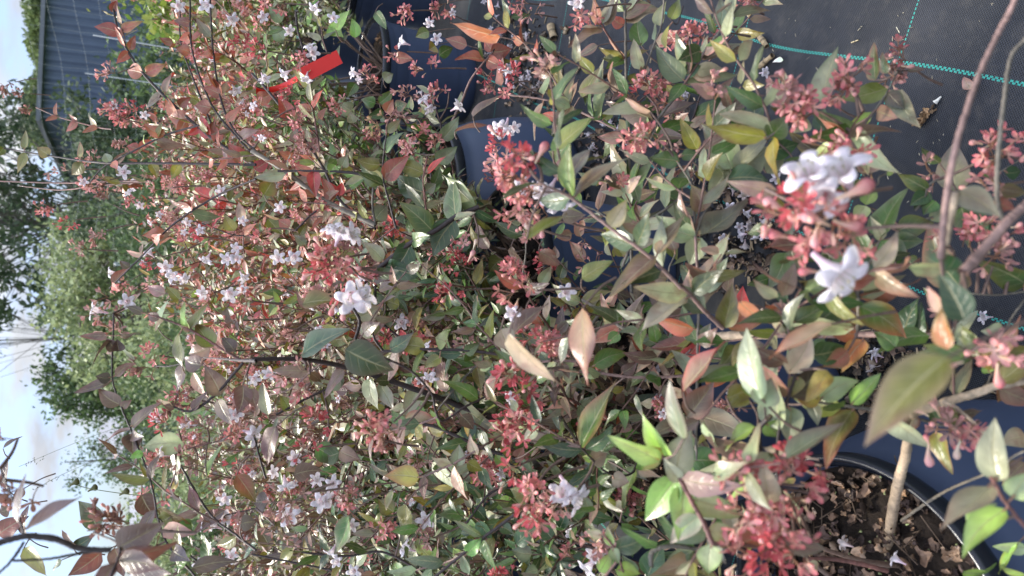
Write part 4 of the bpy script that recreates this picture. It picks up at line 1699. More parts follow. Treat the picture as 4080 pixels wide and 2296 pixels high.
def pair(sh, q, dirv, az0, Ls, pal):
    a = nrm(np.cross(dirv, (.1, .2, .95))); b_ = np.cross(dirv, a); r_ = math.cos(az0)*a+math.sin(az0)*b_
    for sg in (1, -1):
        if ex.random() < .12: continue
        ld = nrm(r_*sg*ex.uniform(.7, 1.1)+dirv*ex.uniform(.5, 1.0)+np.array([0, 0, ex.uniform(-.35, .2)])); L = Ls*ex.uniform(.75, 1.1)
        ex_, ey_, _d = proj(q+ld*L*.5)
        if ((ex_-3640)/520)**2+((ey_-2080)/420)**2 < 1: continue
        # leave the flower heads in view
        if any(np.linalg.norm((q+ld*L*.6-hp)-view(hp)*np.dot(q+ld*L*.6-hp, view(hp))) < hr and np.dot(q-hp, view(hp)) > -.01 for hp, hr in HEADS): continue
        nn = nrm(np.array([0, 0, 1.0])+ex.normal(0, .4, 3)+view(q)*.45)
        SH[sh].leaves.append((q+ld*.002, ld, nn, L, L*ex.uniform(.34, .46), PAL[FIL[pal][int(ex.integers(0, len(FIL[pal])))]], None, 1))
HEADS = []
for tile, p in items:
    if p[0] == 'C':
        x, y = tx(tile, p[1], p[2]); dd_ = float(p[6]) if len(p) > 6 else TD[tile]; HEADS.append((P(x, y, dd_), float(p[3])*SC*dd_/F*.8))
NODES = []
for tile, q2, qd, pts, sh in paths:
    arc = np.concatenate([[0], np.cumsum(np.linalg.norm(np.diff(pts, axis=0), axis=1))]); a_ = ex.uniform(.005, .02); k = 0
    thick = False
    while a_ < arc[-1]:
        i = int(np.searchsorted(arc, a_)); i = min(max(i, 1), len(pts)-2); pos = pts[i]; dv = nrm(pts[i-1]-pts[i+1]); k += 1; a_ += .026
        pal, den, x, y = cellpal(pos)
        near = proj(pos)[2]
        if near < .40 or (x > 3700 and y < 1200) or (x > 3150 and y > 1650) or x < 420 or any(((x-cx)/rx)**2+((y-cy)/ry)**2 < 1 for cx, cy, rx, ry in ((2320, 970, 170, 120), (1960, 560, 210, 150), (2960, 850, 150, 190), (2200, 180, 150, 140), (1640, 290, 190, 110))): continue
        if ex.random() < (.58 if tile >= 5 else (.40 if tile > 2 else .22)): pair(sh, pos, dv, k*PI/2+ex.normal(0, .3), .036, pal)
        if ex.random() < (.27 if tile >= 5 else (.16 if tile > 2 else .06)) and (den > 0 or x < 3000):
            m = int(ex.integers(3, 7)); sd = nrm(dv*.5+ex.normal(0, .6, 3)+np.array([0, 0, .45])-view(pos)*.5); q = pos.copy(); sp = [q.copy()]
            for j in range(m): sd = nrm(sd+ex.normal(0, .09, 3)); q = q+sd*.020; sp.append(q.copy())
            e0, e1, _d = proj(sp[-1])
            if ((e0-3640)/520)**2+((e1-2080)/420)**2 < 1: continue
            mb = MB(); tube(mb, sp, np.linspace(.0010, .0006, m+1), 5, (.16, .09, .07)); mb.obj('branch', M_bark, SH[sh].root)
            for j in range(1, m+1): pair(sh, sp[j], sd, j*PI/2, .033*(1.05-.35*j/m), pal)
            if ex.random() < .18: place_cluster(sh, sp[-1], nrm(sd+np.array([0, 0, .4])), 'T' if ex.random() < .5 else 'P', .62, ex, 0, True)

# ------------------------------------------------------------------ grown crowns behind the traced branches
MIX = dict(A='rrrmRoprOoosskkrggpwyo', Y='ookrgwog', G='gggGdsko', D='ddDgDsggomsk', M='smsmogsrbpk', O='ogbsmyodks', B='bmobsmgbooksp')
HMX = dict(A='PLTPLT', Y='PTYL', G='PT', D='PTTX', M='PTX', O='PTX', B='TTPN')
def cell(x, y): return min(8, max(0, int(y//256))), min(15, max(0, int(x//255)))
def dens(p):
    x, y, d = proj(p)
    if d < .30: return 0, 'M', d
    if x < -500 or x > 4500 or y < -400 or y > 2700: return (7 if (x < 2300) else 0), 'M', d
    r, c = cell(x, y); dd = int(DEN[r][c])
    if d < (.60 if x > 2040 else (1.02 if y < 1050 else .80)): dd = 0
    # pot flanks, their mouths, the mat and the plant tag stay in the clear
    for (cx, cy, rx, ry) in ((2320, 970, 190, 140), (1960, 560, 210, 150), (1640, 290, 190, 110), (1440, 260, 95, 125), (2830, 1420, 130, 120), (3650, 2050, 520, 420), (2560, 1600, 90, 130), (3400, 200, 650, 240), (1290, 255, 90, 70), (2200, 180, 180, 160)):
        if ((x-cx)/rx)**2+((y-cy)/ry)**2 < 1: dd = 0
    return dd, PLT[r][c], d
def tiny(x, y): pass
SH_PAR = {0: (24, .5), 1: (38, .5), 2: (34, .52), 3: (40, .74), 4: (34, .64), 5: (24, .62), 6: (22, .72), 7: (26, .60), 8: (28, .60), 9: (36, .66), 10: (36, .70), 11: (36, .78), 12: (26, .62), 13: (26, .60), 14: (26, .64), 15: (22, .62)}
nleaf = 0
for si, s_ in enumerate(SH):
    rs = np.random.default_rng(300+si); nsh, LEN = SH_PAR[si]
    far = si in (5, 6, 11, 12, 13, 14, 15)
    for k in range(nsh):
        az = rs.uniform(0, 2*PI); lean = rs.uniform(.12, 1.0); L = LEN*rs.uniform(.7, 1.15)
        n = int(L/.024); p = np.array([s_.x+rs.normal(0, .02), s_.y+rs.normal(0, .02), SOILZ-.03]); d = np.array([math.cos(az)*math.sin(lean), math.sin(az)*math.sin(lean), math.cos(lean)])
        pts = [p.copy()]
        wob = rs.normal(0, .06, 3)
        for i in range(n):
            d = nrm(d+np.array([math.cos(az), math.sin(az), -.6])*(.012+.018*i/n)+wob*.25+rs.normal(0, .05, 3)); p = p+d*.024; pts.append(p.copy())
        pts = np.array(pts)
        # prune back to where there is growth
        end = len(pts)
        for i in range(6, len(pts)):
            dd, pl, dz = dens(pts[i])
            if dd == 0: end = i; break
        if end < 7: continue
        pts = pts[:end]; t = np.linspace(0, 1, end)
        rad = .0022*(1-t)+.0008
        mb = MB(); cst = np.array((.20, .14, .10))[None]*(1-t[:, None])+np.array((.10, .045, .035))[None]*t[:, None]
        tube(mb, pts, rad, 5, cst)
        def node_leaves(q, dirv, az0, scale, pl, sidebr):
            global nleaf
            a = nrm(np.cross(dirv, (.1, .2, .95))); b_ = np.cross(dirv, a); r_ = math.cos(az0)*a+math.sin(az0)*b_
            for sg in (1, -1):
                if rs.random() < .08: continue
                ld = nrm(r_*sg*rs.uniform(.6, 1.1)+dirv*rs.uniform(.5, .95)+np.array([0, 0, rs.uniform(-.35, .25)])); Lf = rs.uniform(.026, .043)*scale
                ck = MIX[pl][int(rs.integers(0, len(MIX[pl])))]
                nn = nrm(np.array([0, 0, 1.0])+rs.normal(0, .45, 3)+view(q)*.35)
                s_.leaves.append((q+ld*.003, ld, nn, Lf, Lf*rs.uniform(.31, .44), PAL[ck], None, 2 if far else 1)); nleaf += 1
        for i in range(5, end-1):
            fr = i/end
            if fr < .16: continue
            dd, pl, dz = dens(pts[i])
            if dd == 0: continue
            dv = nrm(pts[i+1]-pts[i])
            if rs.random() < dd/8.5: node_leaves(pts[i], dv, i*PI/2+rs.normal(0, .3), 1.0-.25*fr, pl, False)
            # side shoots
            if rs.random() < .62 and rs.random() < dd/8.0:
                m = int(rs.integers(3, 9)); a2 = rs.uniform(0, 2*PI); sd = nrm(dv*.7+np.array([math.cos(a2), math.sin(a2), .5])*.8); q = pts[i].copy(); sp = [q.copy()]
                for j in range(m): sd = nrm(sd+np.array([0, 0, .06])+rs.normal(0, .08, 3)); q = q+sd*.019; sp.append(q.copy())
                dd2, pl2, _ = dens(sp[-1])
                if dd2 == 0: continue
                tube(mb, sp, np.linspace(.0011, .0006, m+1), 4, (.13, .06, .045))
                for j in range(1, m+1): node_leaves(sp[j], sd, j*PI/2+a2, .78*(1.05-.35*j/m), pl2, True)
                if rs.random() < (.07 if pl2 in 'GD' else .17):
                    hue = HMX[pl2][int(rs.integers(0, len(HMX[pl2])))]
                    sc = rs.uniform(.5, .9)
                    place_cluster(si, sp[-1], nrm(sd+np.array([0, 0, .3])), hue, sc, rs, int(rs.choice([0, 0, 0, 1, 1, 2])), rs.random() < .35)
        dd, pl, dz = dens(pts[-1])
        if dd > 0:
            hue = HMX[pl][int(rs.integers(0, len(HMX[pl])))]
            if rs.random() < (.3 if pl in 'GD' else .5): place_cluster(si, pts[-1], nrm(pts[-1]-pts[-2]), hue, rs.uniform(.5, .8), rs, int(rs.choice([0, 0, 1, 2])), False)
        mb.obj('branch', M_bark, s_.root); s_.nstem += 1
print('leaves', nleaf, [len(s.leaves) for s in SH], [s.ncl for s in SH])
for si, s_ in enumerate(SH):
    for m_ in s_.tw.parts: m_.obj('twig', M_bark, s_.root)
    o = s_.tw.rest.obj('twigs', M_bark, s_.root)
    if o: o['kind'] = 'stuff'
    if si == 0 or s_.leaves:
        sz = []
        for (b, dv, n, L, W, c, e, lod) in s_.leaves:
            x, y, d = proj(b); vis = (-100 < x < 4180 and -100 < y < 2400 and d > .1)
            sz.append((L/d if vis else 0)+(1 if lod == 0 else 0))
        order = np.argsort(-np.array(sz)); keep = set(order[:100].tolist()) if si in (0, 1, 2, 3, 4, 5, 7, 8, 9, 10, 11) else set()
        mb = MB(); lr = np.random.default_rng(900+si)
        for i, (b, dv, n, L, W, c, e, lod) in enumerate(s_.leaves):
            if i in keep:
                m1 = MB(); add_leaf(m1, b, dv, n, L, W, c, min(lod, 1), lr, e); m1.obj('leaf', M_leaf, s_.root)
            else: add_leaf(mb, b, dv, n, L, W, c, lod, lr, e)
        o = mb.obj('foliage', M_leaf, s_.root)
        if o: o['kind'] = 'stuff'

# ------------------------------------------------------------------ litter on the mat and the soil
gr = np.random.default_rng(55)
def ground_at(x, y, z=0.0):
    dr = P(x, y, 1.0)-CP; t = (z-CAMZ)/dr[2]; return CP+dr*t
FALL = [(2080, 110), (2100, 160), (2060, 230), (2105, 165), (2060, 260), (2085, 290), (2120, 300), (2110, 320), (2145, 365), (2170, 180), (2050, 330), (2180, 300), (2040, 180), (2140, 250), (2060, 140), (2010, 300), (1990, 60), (1960, 120), (1930, 30), (1900, 150), (1960, 200), (1990, 10), (2440, 470), (2480, 490), (2420, 480), (2370, 580), (2390, 600), (2360, 560), (2475, 610), (2730, 390), (2710, 385), (2800, 700), (2830, 715), (2890, 740), (2990, 730), (2930, 780), (2970, 800), (3000, 830), (2960, 850), (2990, 930), (3020, 920), (3050, 940), (2980, 950), (2910, 1030), (2890, 960), (3110, 720), (3050, 790), (3040, 300), (2400, 620), (2500, 600), (2970, 900), (3010, 870), (2950, 905), (2040, 260), (2075, 340), (2020, 220), (2005, 150), (2150, 330), (1975, 260), (1935, 210), (2440, 640), (2530, 560), (2880, 770), (2920, 830), (3070, 860), (3470, 1430), (3500, 1450), (3520, 1425), (3960, 1270)]
for i, (x, y) in enumerate(FALL):
    p = ground_at(x+gr.normal(0, 5), y+gr.normal(0, 5), .006)
    onend = gr.random() < .3
    ax = nrm(np.array([gr.normal(), gr.normal(), (.9 if onend else -.15)])) if i not in (9, 43) else nrm(np.array([.3, -.8, .1]))
    me = BLF[int(gr.choice([0, 0, 0, 1, 1, 2, 3]))]
    o = link('fallen_blossom', me, None, frame(p+np.array([0, 0, .006 if not onend else 0.002]), ax, gr.uniform(0, 6), gr.uniform(.72, .95)))
    if x < 2330: lab = 'pale fallen blossom lying on the black mat in the drift beyond the fourth pot'
    elif x < 2600: lab = 'pale fallen blossom on the mat beside the third pot under leaves'
    elif x > 3300: lab = 'pale fallen blossom lying between the two nearest pots'
    elif x < 2760: lab = 'pale fallen blossom on the mat just under the mauve leaved sprays'
    else: lab = 'pale fallen blossom in the drift beside the second pot'
    setp(o, lab, 'blossom', 'blossoms fallen on the mat')
def curl_leaf(mb, p, rs, L=.014, col=(.26, .17, .10)):
    d = nrm(np.array([rs.normal(), rs.normal(), rs.normal()*.25])); n = nrm(np.array([rs.normal()*.5, rs.normal()*.5, 1]))
    T, S, Wd, Fq = LT[1]; sd = nrm(np.cross(d, n)); n = np.cross(sd, d)
    c = rs.uniform(1.5, 4); a = S*c*.5; w = Wd*L*.32*rs.uniform(.7, 1.6); b2 = rs.uniform(-2, 2)*T
    V = p + d*(L*T*np.cos(b2*.6))[:, None] + sd*(np.sin(a)*w+.12*L*np.sin(T*9+S*4))[:, None] + n*((1-np.cos(a))*w+L*T*np.sin(b2*.5)*.5+.08*L*np.sin(T*14))[:, None]
    mb.add(V, Fq, np.array(col)*rs.uniform(.35, 1.35), np.stack([S*.5+.5, T], -1))
def litter(x, y, label, num, z=SOILZ-.02, r=.132, seed=1):
    rs = np.random.default_rng(seed); mb = MB()
    for k in range(num):
        q = r*math.sqrt(rs.random()); a = rs.uniform(0, 2*PI)
        col = [(.30, .19, .11), (.22, .14, .09), (.38, .27, .18), (.1, .065, .05), (.14, .09, .06)][int(rs.integers(0, 5))]
        p = np.array([x+q*math.cos(a), y+q*math.sin(a), z+rs.uniform(.001, .010)])
        curl_leaf(mb, p, rs, rs.uniform(.005, .017), np.array(col)*1.2)
    for k in range(num//3):   # seed-sized pale specks and fibre
        q = r*math.sqrt(rs.random()); a = rs.uniform(0, 2*PI); p = np.array([x+q*math.cos(a), y+q*math.sin(a), z+.004])
        if rs.random() < .4: club(mb, p, nrm(np.array([rs.normal(), rs.normal(), .1])), .0035, .0012, (.35, .42, .16), (.4, .45, .2), 6)
        else: tube(mb, [p, p+rs.normal(0, .006, 3)*[1, 1, .2]+[0, 0, .002], p+rs.normal(0, .014, 3)*[1, 1, .2]+[0, 0, .003]], .0006, 4, (.12, .08, .05))
    o = mb.obj('dead_flower_litter', M_dry); setp(o, label, 'leaf litter', None, 'stuff')
litter(-.295, .482, 'curled brown dead flowers covering the soil of the nearest pot', 620, seed=3)
litter(-.163, .846, 'curled brown dead leaves and bark on the soil of the second pot', 230, seed=4)
litter(.03, 1.21, 'brown dead leaves on the soil of the third pot', 110, seed=5)
litter(.15, 1.56, 'brown dead flowers on the soil of the fourth pot', 70, seed=6)
litter(.60, 2.12, 'sparse brown litter in the mouth of the pot behind the red tag', 40, seed=7)
# drift of debris on the mat between the pots
def drift(pix, spread, num, label, seed):
    rs = np.random.default_rng(seed); mb = MB()
    for k in range(num):
        cx, cy = pix[int(rs.integers(0, len(pix)))]; p = ground_at(cx, cy)+np.array([rs.normal(0, spread), rs.normal(0, spread), .004])
        u = rs.random()
        if u < .55: curl_leaf(mb, p, rs, rs.uniform(.008, .022), [(.28, .19, .12), (.06, .045, .035), (.36, .28, .2), (.03, .025, .02), (.15, .10, .07)][int(rs.integers(0, 5))])
        elif u < .8: 
            d = nrm(np.array([rs.normal(), rs.normal(), 0])); L = rs.uniform(.006, .02); tube(mb, [p, p+d*L*.5, p+d*L], [.0013, .0016, .0012], 5, np.array((.42, .32, .19))*rs.uniform(.5, 1.1))
        else: club(mb, p, nrm(np.array([rs.normal(), rs.normal(), .05])), rs.uniform(.002, .006), rs.uniform(.0012, .003), (.02, .017, .015), (.03, .025, .02), 6)
    o = mb.obj('ground_litter', M_dry); setp(o, label, 'ground litter', None, 'stuff')
drift([(2080, 200), (2100, 300), (2170, 220), (2000, 120), (2150, 350), (2060, 260)], .05, 330, 'brown crumbs, straw and petals strewn on the black mat past the fourth pot', 21)
drift([(2480, 600), (2400, 520), (2560, 560), (2650, 470), (2390, 640), (2750, 450)], .05, 230, 'brown crumbs and straw on the mat beside the third pot', 22)
drift([(2880, 980), (2980, 860), (2960, 780), (2900, 1050), (3050, 1000), (2830, 760)], .03, 260, 'brown crumbs and chips on the mat beside the second pot', 23)
drift([(3450, 1500), (3560, 1450), (3600, 1550), (3380, 1560), (3800, 1500)], .03, 240, 'dark crumbs and dead leaves between the two nearest pots', 24)
# chips and stalk pieces one can count
def chip(x, y, ang, L, r, label, col=(.40, .30, .17)):
    p = ground_at(x, y, r); q = ground_at(x+math.cos(R(ang))*20, y+math.sin(R(ang))*20, r); d = nrm(q-p); rs = np.random.default_rng(int(x+y)); mb = MB()
    t = np.linspace(0, 1, 9); pts = p+np.outer((t-.5)*L, d)+rs.normal(0, r*.05, (9, 3))
    rad = r*(1+.12*np.sin(t*7+x)); rad[4] *= 1.12
    n = 12; tube(mb, pts, rad, n, np.array(col)[None]*(np.array([.45, 1, .9, 1.1, .35, 1, 1.05, .95, .5]))[:, None])
    for e, s in ((0, 1), (-1, -1)):   # broken pith ends
        tube(mb, [pts[e], pts[e]+d*s*r*.7], [r*.55*(1.0), r*.2], 8, (.10, .07, .04))
    o = mb.obj('stalk_piece', M_dry); setp(o, label, 'stalk piece', 'stalk pieces on the mat')
chip(2200, 127, 75, .040, .0085, 'thick ribbed piece of dry stalk on the mat beside the fallen blossoms')
chip(2255, 120, 110, .016, .005, 'short curled pale chip next to the thick stalk piece', (.42, .32, .2))
chip(3040, 165, 50, .026, .004, 'upper of two woody chips near the green thread line')
chip(3050, 245, 140, .030, .004, 'lower of two woody chips near the green thread line')
chip(2305, 275, 120, .028, .0022, 'thin straw stick leaning on the mat by a grey leaf', (.5, .38, .22))
chip(2235, 290, 95, .018, .0035, 'fibrous straw chip under a curled grey leaf', (.5, .4, .25))
chip(2270, 165, 90, .022, .0016, 'thin pale straw standing near the thick stalk piece', (.5, .4, .27))
chip(3406, 165, -20, .012, .0008, 'tiny yellow straw sliver on the bare mat', (.6, .5, .3))
chip(3578, 120, 60, .010, .0006, 'tiny pale sliver on the open mat near the frame edge', (.6, .55, .4))
mb = MB()
for k in range(150):
    x, y = gr.uniform(2900, 4080), gr.uniform(0, 1150); p = ground_at(x, y, .0012); d = nrm(np.array([gr.normal(), gr.normal(), 0])); L = gr.uniform(.001, .006)
    tube(mb, [p, p+d*L*.5+[0, 0, .0005], p+d*L], gr.uniform(.00025, .0006), 4, np.array((.45, .40, .28))*gr.uniform(.5, 1.2))
o = mb.obj('dust_specks', M_dry); setp(o, 'pale dust specks and fibres scattered over the black mat', 'specks', None, 'stuff')
# dead blossom with brown withered tip, and a pale leaf on the mat
m1 = MB(); p = ground_at(3725, 410, .006); q = ground_at(3750, 385, .004); tube(m1, smooth_path([q, p+(q-p)*.4, p], 3), np.linspace(.0008, .0032, 7), 8, (.75, .72, .62))
for k in range(14): curl_leaf(m1, ground_at(3712-k*4.4+gr.normal(0, 3), 440+k*4.2+gr.normal(0, 4), .004), gr, .010, (.36, .23, .12))
o = m1.obj('withered_blossom', M_dry); setp(o, 'white tube of a withered blossom with brown shrivelled petals on the open mat', 'blossom')
m1 = MB(); add_leaf(m1, ground_at(3875, 355, .012), nrm(ground_at(3815, 285, .008)-ground_at(3875, 355, .012)), np.array([.1, -.2, 1.]), .026, .012, (.42, .3, .26), 0); o = m1.obj('fallen_leaf', M_leaf); setp(o, 'pinkish dry leaf lying across the green thread near the bare twigs', 'leaf')
m1 = MB(); add_leaf(m1, ground_at(3120, 240, .004), nrm(ground_at(3060, 250, .006)-ground_at(3120, 240, .004)), np.array([.1, -.2, 1.]), .022, .008, (.72, .7, .72), 0); o = m1.obj('fallen_petal', M_petal); setp(o, 'white petal lying beside the two woody chips', 'petal')
for k, (x, y, a) in enumerate([(3400, 2180, 20), (3610, 2250, 30), (2600, 1420, 40), (2600, 1470, 200), (2535, 1580, 90), (2640, 1600, 30)]):
    p = ground_at(x, y, SOILZ+.004); q = ground_at(x+20*math.cos(R(a)), y+20*math.sin(R(a)), SOILZ+.003)
    o = link('fallen_blossom', BLF[int(gr.choice([0, 1, 1, 2]))], None, frame(p, nrm(p-q), gr.uniform(0, 6), .68))
    setp(o, 'faded fallen blossom on the dead flowers in the nearest pot' if x > 3000 else 'white fallen blossom on the soil of the second pot', 'blossom', 'blossoms fallen into the pots')

# ------------------------------------------------------------------ red tag
d = 1.22; c = [P(1170, 284, d), P(1341, 200, d), P(1366, 252, d*1.005), P(1198, 340, d*1.005)]
mb = MB(); nrmv = nrm(np.cross(c[1]-c[0], c[3]-c[0])); t_ = .0006; V = []
for s in (-1, 1):
    for i in range(9):
        u = i/8; a = c[0]*(1-u)+c[1]*u; b = c[3]*(1-u)+c[2]*u; bow = nrmv*0
        V += [a+nrmv*t_*s+bow, b+nrmv*t_*s+bow]
Fq = []
for i in range(8):
    a = 2*i; Fq += [(a, a+2, a+3, a+1), (18+a, 18+a+1, 18+a+3, 18+a+2), (a, 18+a, 18+a+2, a+2), (a+1, a+3, 18+a+3, 18+a+1)]
Fq += [(0, 1, 19, 18), (16, 34, 35, 17)]
mb.add(V, Fq); rt = empty('plant_tag', tuple(c[0]), 'bright red plastic plant tag hanging among leaves beside the dark pot mouth', 'tag')
mb.obj('tag_strip', M_red, rt, smooth=False)
mb = MB(); c2 = [P(1020, 362, d*1.02), P(1080, 358, d*1.04), P(1130, 342, d*1.04), P(1185, 312, d)]; ps = smooth_path(c2, 5); k = len(ps); up = nrm(P(1100, 300, d)-P(1100, 340, d)); V = []
for s in (-1, 1):
    for q in ps: V += [q+up*.005+nrmv*t_*s, q-up*.005+nrmv*t_*s]
Fq = []
for i in range(k-1):
    a = 2*i; b = 2*k; Fq += [(a, a+2, a+3, a+1), (b+a, b+a+1, b+a+3, b+a+2), (a, b+a, b+a+2, a+2), (a+1, a+3, b+a+3, b+a+1)]
mb.add(V, Fq); mb.obj('tag_loop', M_red, rt)

# ------------------------------------------------------------------ background: trees, bushes, shed, fence
def rnd_unit(rs, n): v = rs.normal(size=(n, 3)); return v/np.linalg.norm(v, axis=1, keepdims=True)
def leafcloud(mb, cen, rs, L, cols, asp=.5, droop=0):
    n = len(cen); d = rnd_unit(rs, n); d[:, 2] -= droop; d /= np.linalg.norm(d, axis=1, keepdims=True); nn = rnd_unit(rs, n)+np.array([0, 0, .6]); sd = np.cross(d, nn); sd /= np.linalg.norm(sd, axis=1, keepdims=True)
    Ls = L*rs.uniform(.6, 1.3, n)[:, None]
    b = cen; m = cen+d*Ls*.45; t = cen+d*Ls; w = sd*Ls*asp*.5
    V = np.stack([b, m-w, t, m+w], 1).reshape(-1, 3)
    c = np.asarray(cols)[rs.integers(0, len(cols), n)]*rs.uniform(.7, 1.3, (n, 1))
    mb.add(V, np.arange(4*n).reshape(n, 4), np.repeat(c, 4, axis=0))
def tree(name, label, x, y, h, cr, ch, cols, seed, nclump=40, nleaf=9000, L=.06, sig=.22, trunk_r=.08, droop=0, asp=.5, cat='tree', z0=.15, tc_=(.11, .095, .08), lean=0):
    rs = np.random.default_rng(seed); root = empty(name, (x, y, 0), label, cat)
    tk = MB(); top = np.array([x+lean, y, h*.9]); base = np.array([x, y, -.02])
    tp = smooth_path([base, base*.6+top*.4+rs.normal(0, .06*h*.3, 3)*[1, 1, 0], top], 6); tube(tk, tp, np.linspace(trunk_r, trunk_r*.2, len(tp)), 8, tc_)
    tk.obj('trunk', M_bark, root)
    lb = MB(); cl = []
    for k in range(nclump):
        u = rnd_unit(rs, 1)[0]*rs.uniform(.45, 1.0); cpt = np.array([x+lean*.7, y, h-ch*.5])+u*np.array([cr, cr, ch*.5])
        a = tp[int((.2+.7*rs.random())*(len(tp)-1))]; mid = a*.5+cpt*.5+rs.normal(0, .07*cr, 3)+[0, 0, .06*cr-droop*.1]
        pth = smooth_path([a, mid, cpt], 4); tube(lb, pth, np.linspace(trunk_r*.22, trunk_r*.05, len(pth)), 5, tc_)
        cl.append(cpt)
        for q in range(3):
            e = cpt+rs.normal(0, sig*1.1, 3)+[0, 0, -droop*.3]; tube(lb, smooth_path([pth[-3], cpt*.5+e*.5, e], 3), trunk_r*.04, 4, tc_)
    lb.obj('limbs', M_bark, root)
    cl = np.array(cl); idx = rs.integers(0, nclump, nleaf); wts = rs.uniform(.5, 1.3, nclump)
    cen = cl[idx]+rs.normal(size=(nleaf, 3))*sig*wts[idx][:, None]*[1, 1, .8]+[0, 0, 0]
    if droop: cen[:, 2] -= np.abs(rs.normal(size=nleaf))*droop
    cen[:, 2] = np.maximum(cen[:, 2], z0*rs.uniform(.3, 1.5, nleaf))
    mb = MB(); leafcloud(mb, cen, rs, L, cols, asp, droop*1.5); mb.obj('crown', M_far, root)
    return root
gD = [(.08, .115, .06), (.055, .085, .045), (.11, .15, .08)]
gM = [(.09, .14, .055), (.13, .19, .07), (.07, .11, .05)]
gP = [(.30, .35, .16), (.36, .41, .21), (.23, .28, .13), (.17, .22, .10)]
gY = [(.22, .30, .05), (.15, .24, .05), (.32, .36, .10)]
# tall dark tree against the sky
tree('pine_tree', 'tall dark loosely branched tree with sky showing through its crown', 1.3, 15, 8.6, 3.1, 8.2, gD, 41, 130, 12000, .15, .18, .07, .1, .4, lean=-.1)
tree('pine_tree', 'dark tree with long bare drooping twigs reaching toward the open sky', -1.0, 17, 7.5, 1.4, 4.2, gD, 42, 36, 3000, .12, .16, .025, .35, .3)
tree('leafy_tree', 'pale green feathery tree in front of the tall dark tree', -.15, 11, 2.2, 1.3, 2.15, gP, 43, 90, 17000, .075, .13, .07, .05)
tree('leafy_tree', 'mid green tree on the sky side of the pale green tree', -1.35, 13, 2.3, .75, 2.1, gM, 44, 50, 7000, .085, .12, .05)
tree('dark_shrub_tree', 'dark green bushy tree standing in front of the blue grey shed', 1.72, 9.5, 1.85, .58, 1.9, gD, 45, 24, 5000, .07, .10, .05)
tree('dark_shrub_tree', 'low dark green bush between the shed and the pale green tree', 1.1, 9.2, 1.75, .8, 1.7, gD, 46, 40, 12000, .06, .15, .06)
tree('sapling', 'small thin sapling with sparse leaves against the white sky', -2.45, 12.5, 2.15, .45, 1.5, gM, 47, 26, 1500, .06, .10, .03)
tree('bush', 'yellow green bush at the corner beside the shed', 1.14, 2.9, 1.02, .30, .62, gY, 48, 40, 4200, .028, .05, .012, cat='bush', asp=.7)
for i, (x, y, h, cr, cols, lab) in enumerate([(-3.2, 8, 1.0, .9, gM, 'low green bush below the grey shed roof'), (-2.2, 7.5, 1.05, .8, gP, 'pale green bush below the sapling'), (-1.4, 8.5, 1.15, .8, gM, 'mid green bush behind the strap leaved clump'),
        (-.5, 7.5, 1.05, .8, gP, 'pale green bush at the foot of the pale feathery tree'), (.5, 7.0, 1.1, .8, gM, 'green bush left of the dark bush'), (-4.2, 9.5, 1.1, 1.0, gM, 'green bush near the frame corner under the shed roof'), (1.7, 6.0, 1.0, .7, gM, 'green bush at the foot of the shed wall'),
        (-1.5, 4.2, .72, .5, gM, 'low leafy green plant behind the olive shrub'), (-.85, 4.4, .75, .5, gP, 'low pale leafy plant behind the greyish shrub'), (-.2, 4.6, .75, .5, gM, 'low green plant behind the red and olive shrub'), (.55, 4.6, .8, .5, gM, 'low green plant behind the upright shoots'), (-2.1, 3.8, .7, .5, gM, 'low green plant at the far sky side corner'), (-1.2, 2.7, .62, .45, gP, 'knee high green plant behind the olive shrub'), (-1.75, 2.4, .62, .4, gM, 'knee high mid green plant near the frame edge')]):
    tree('bush', lab, x, y, h, cr, h*.95, cols, 60+i, 46, 6500, .05 if y > 5 else .035, .13 if y > 5 else .08, .02, cat='bush', z0=.03)
# strap leaved clump
rs = np.random.default_rng(8); fx, fy = -.62, 3.6; root = empty('strap_leaf_plant', (fx, fy, 0), 'clump of long pale green strap leaves fanning out behind the shrubs', 'plant')
for k in range(26):
    az = rs.uniform(0, 2*PI); le = rs.uniform(.15, .9); L = rs.uniform(.55, .95); n = 9; t = np.linspace(0, 1, n); hd = np.array([math.cos(az), math.sin(az), 0]); sd = np.array([-math.sin(az), math.cos(az), 0])
    a = le*(.4+t*1.1); cx = np.cumsum(np.sin(a))*L/n; cz = np.cumsum(np.cos(a))*L/n; w = .014*np.sin(PI*np.clip(t*.85+.12, 0, 1))
    cpt = np.array([fx, fy, 0])+hd*cx[:, None]+np.array([0, 0, 1])*cz[:, None]; V = np.stack([cpt-sd*w[:, None], cpt+np.array([0, 0, -.004]), cpt+sd*w[:, None]], 1).reshape(-1, 3)
    mb = MB(); mb.add(V, [(i*3+j, i*3+j+1, i*3+j+4, i*3+j+3) for i in range(n-1) for j in range(2)], np.array((.22, .33, .12))*rs.uniform(.7, 1.3)); mb.obj('strap_leaf', M_far, root)
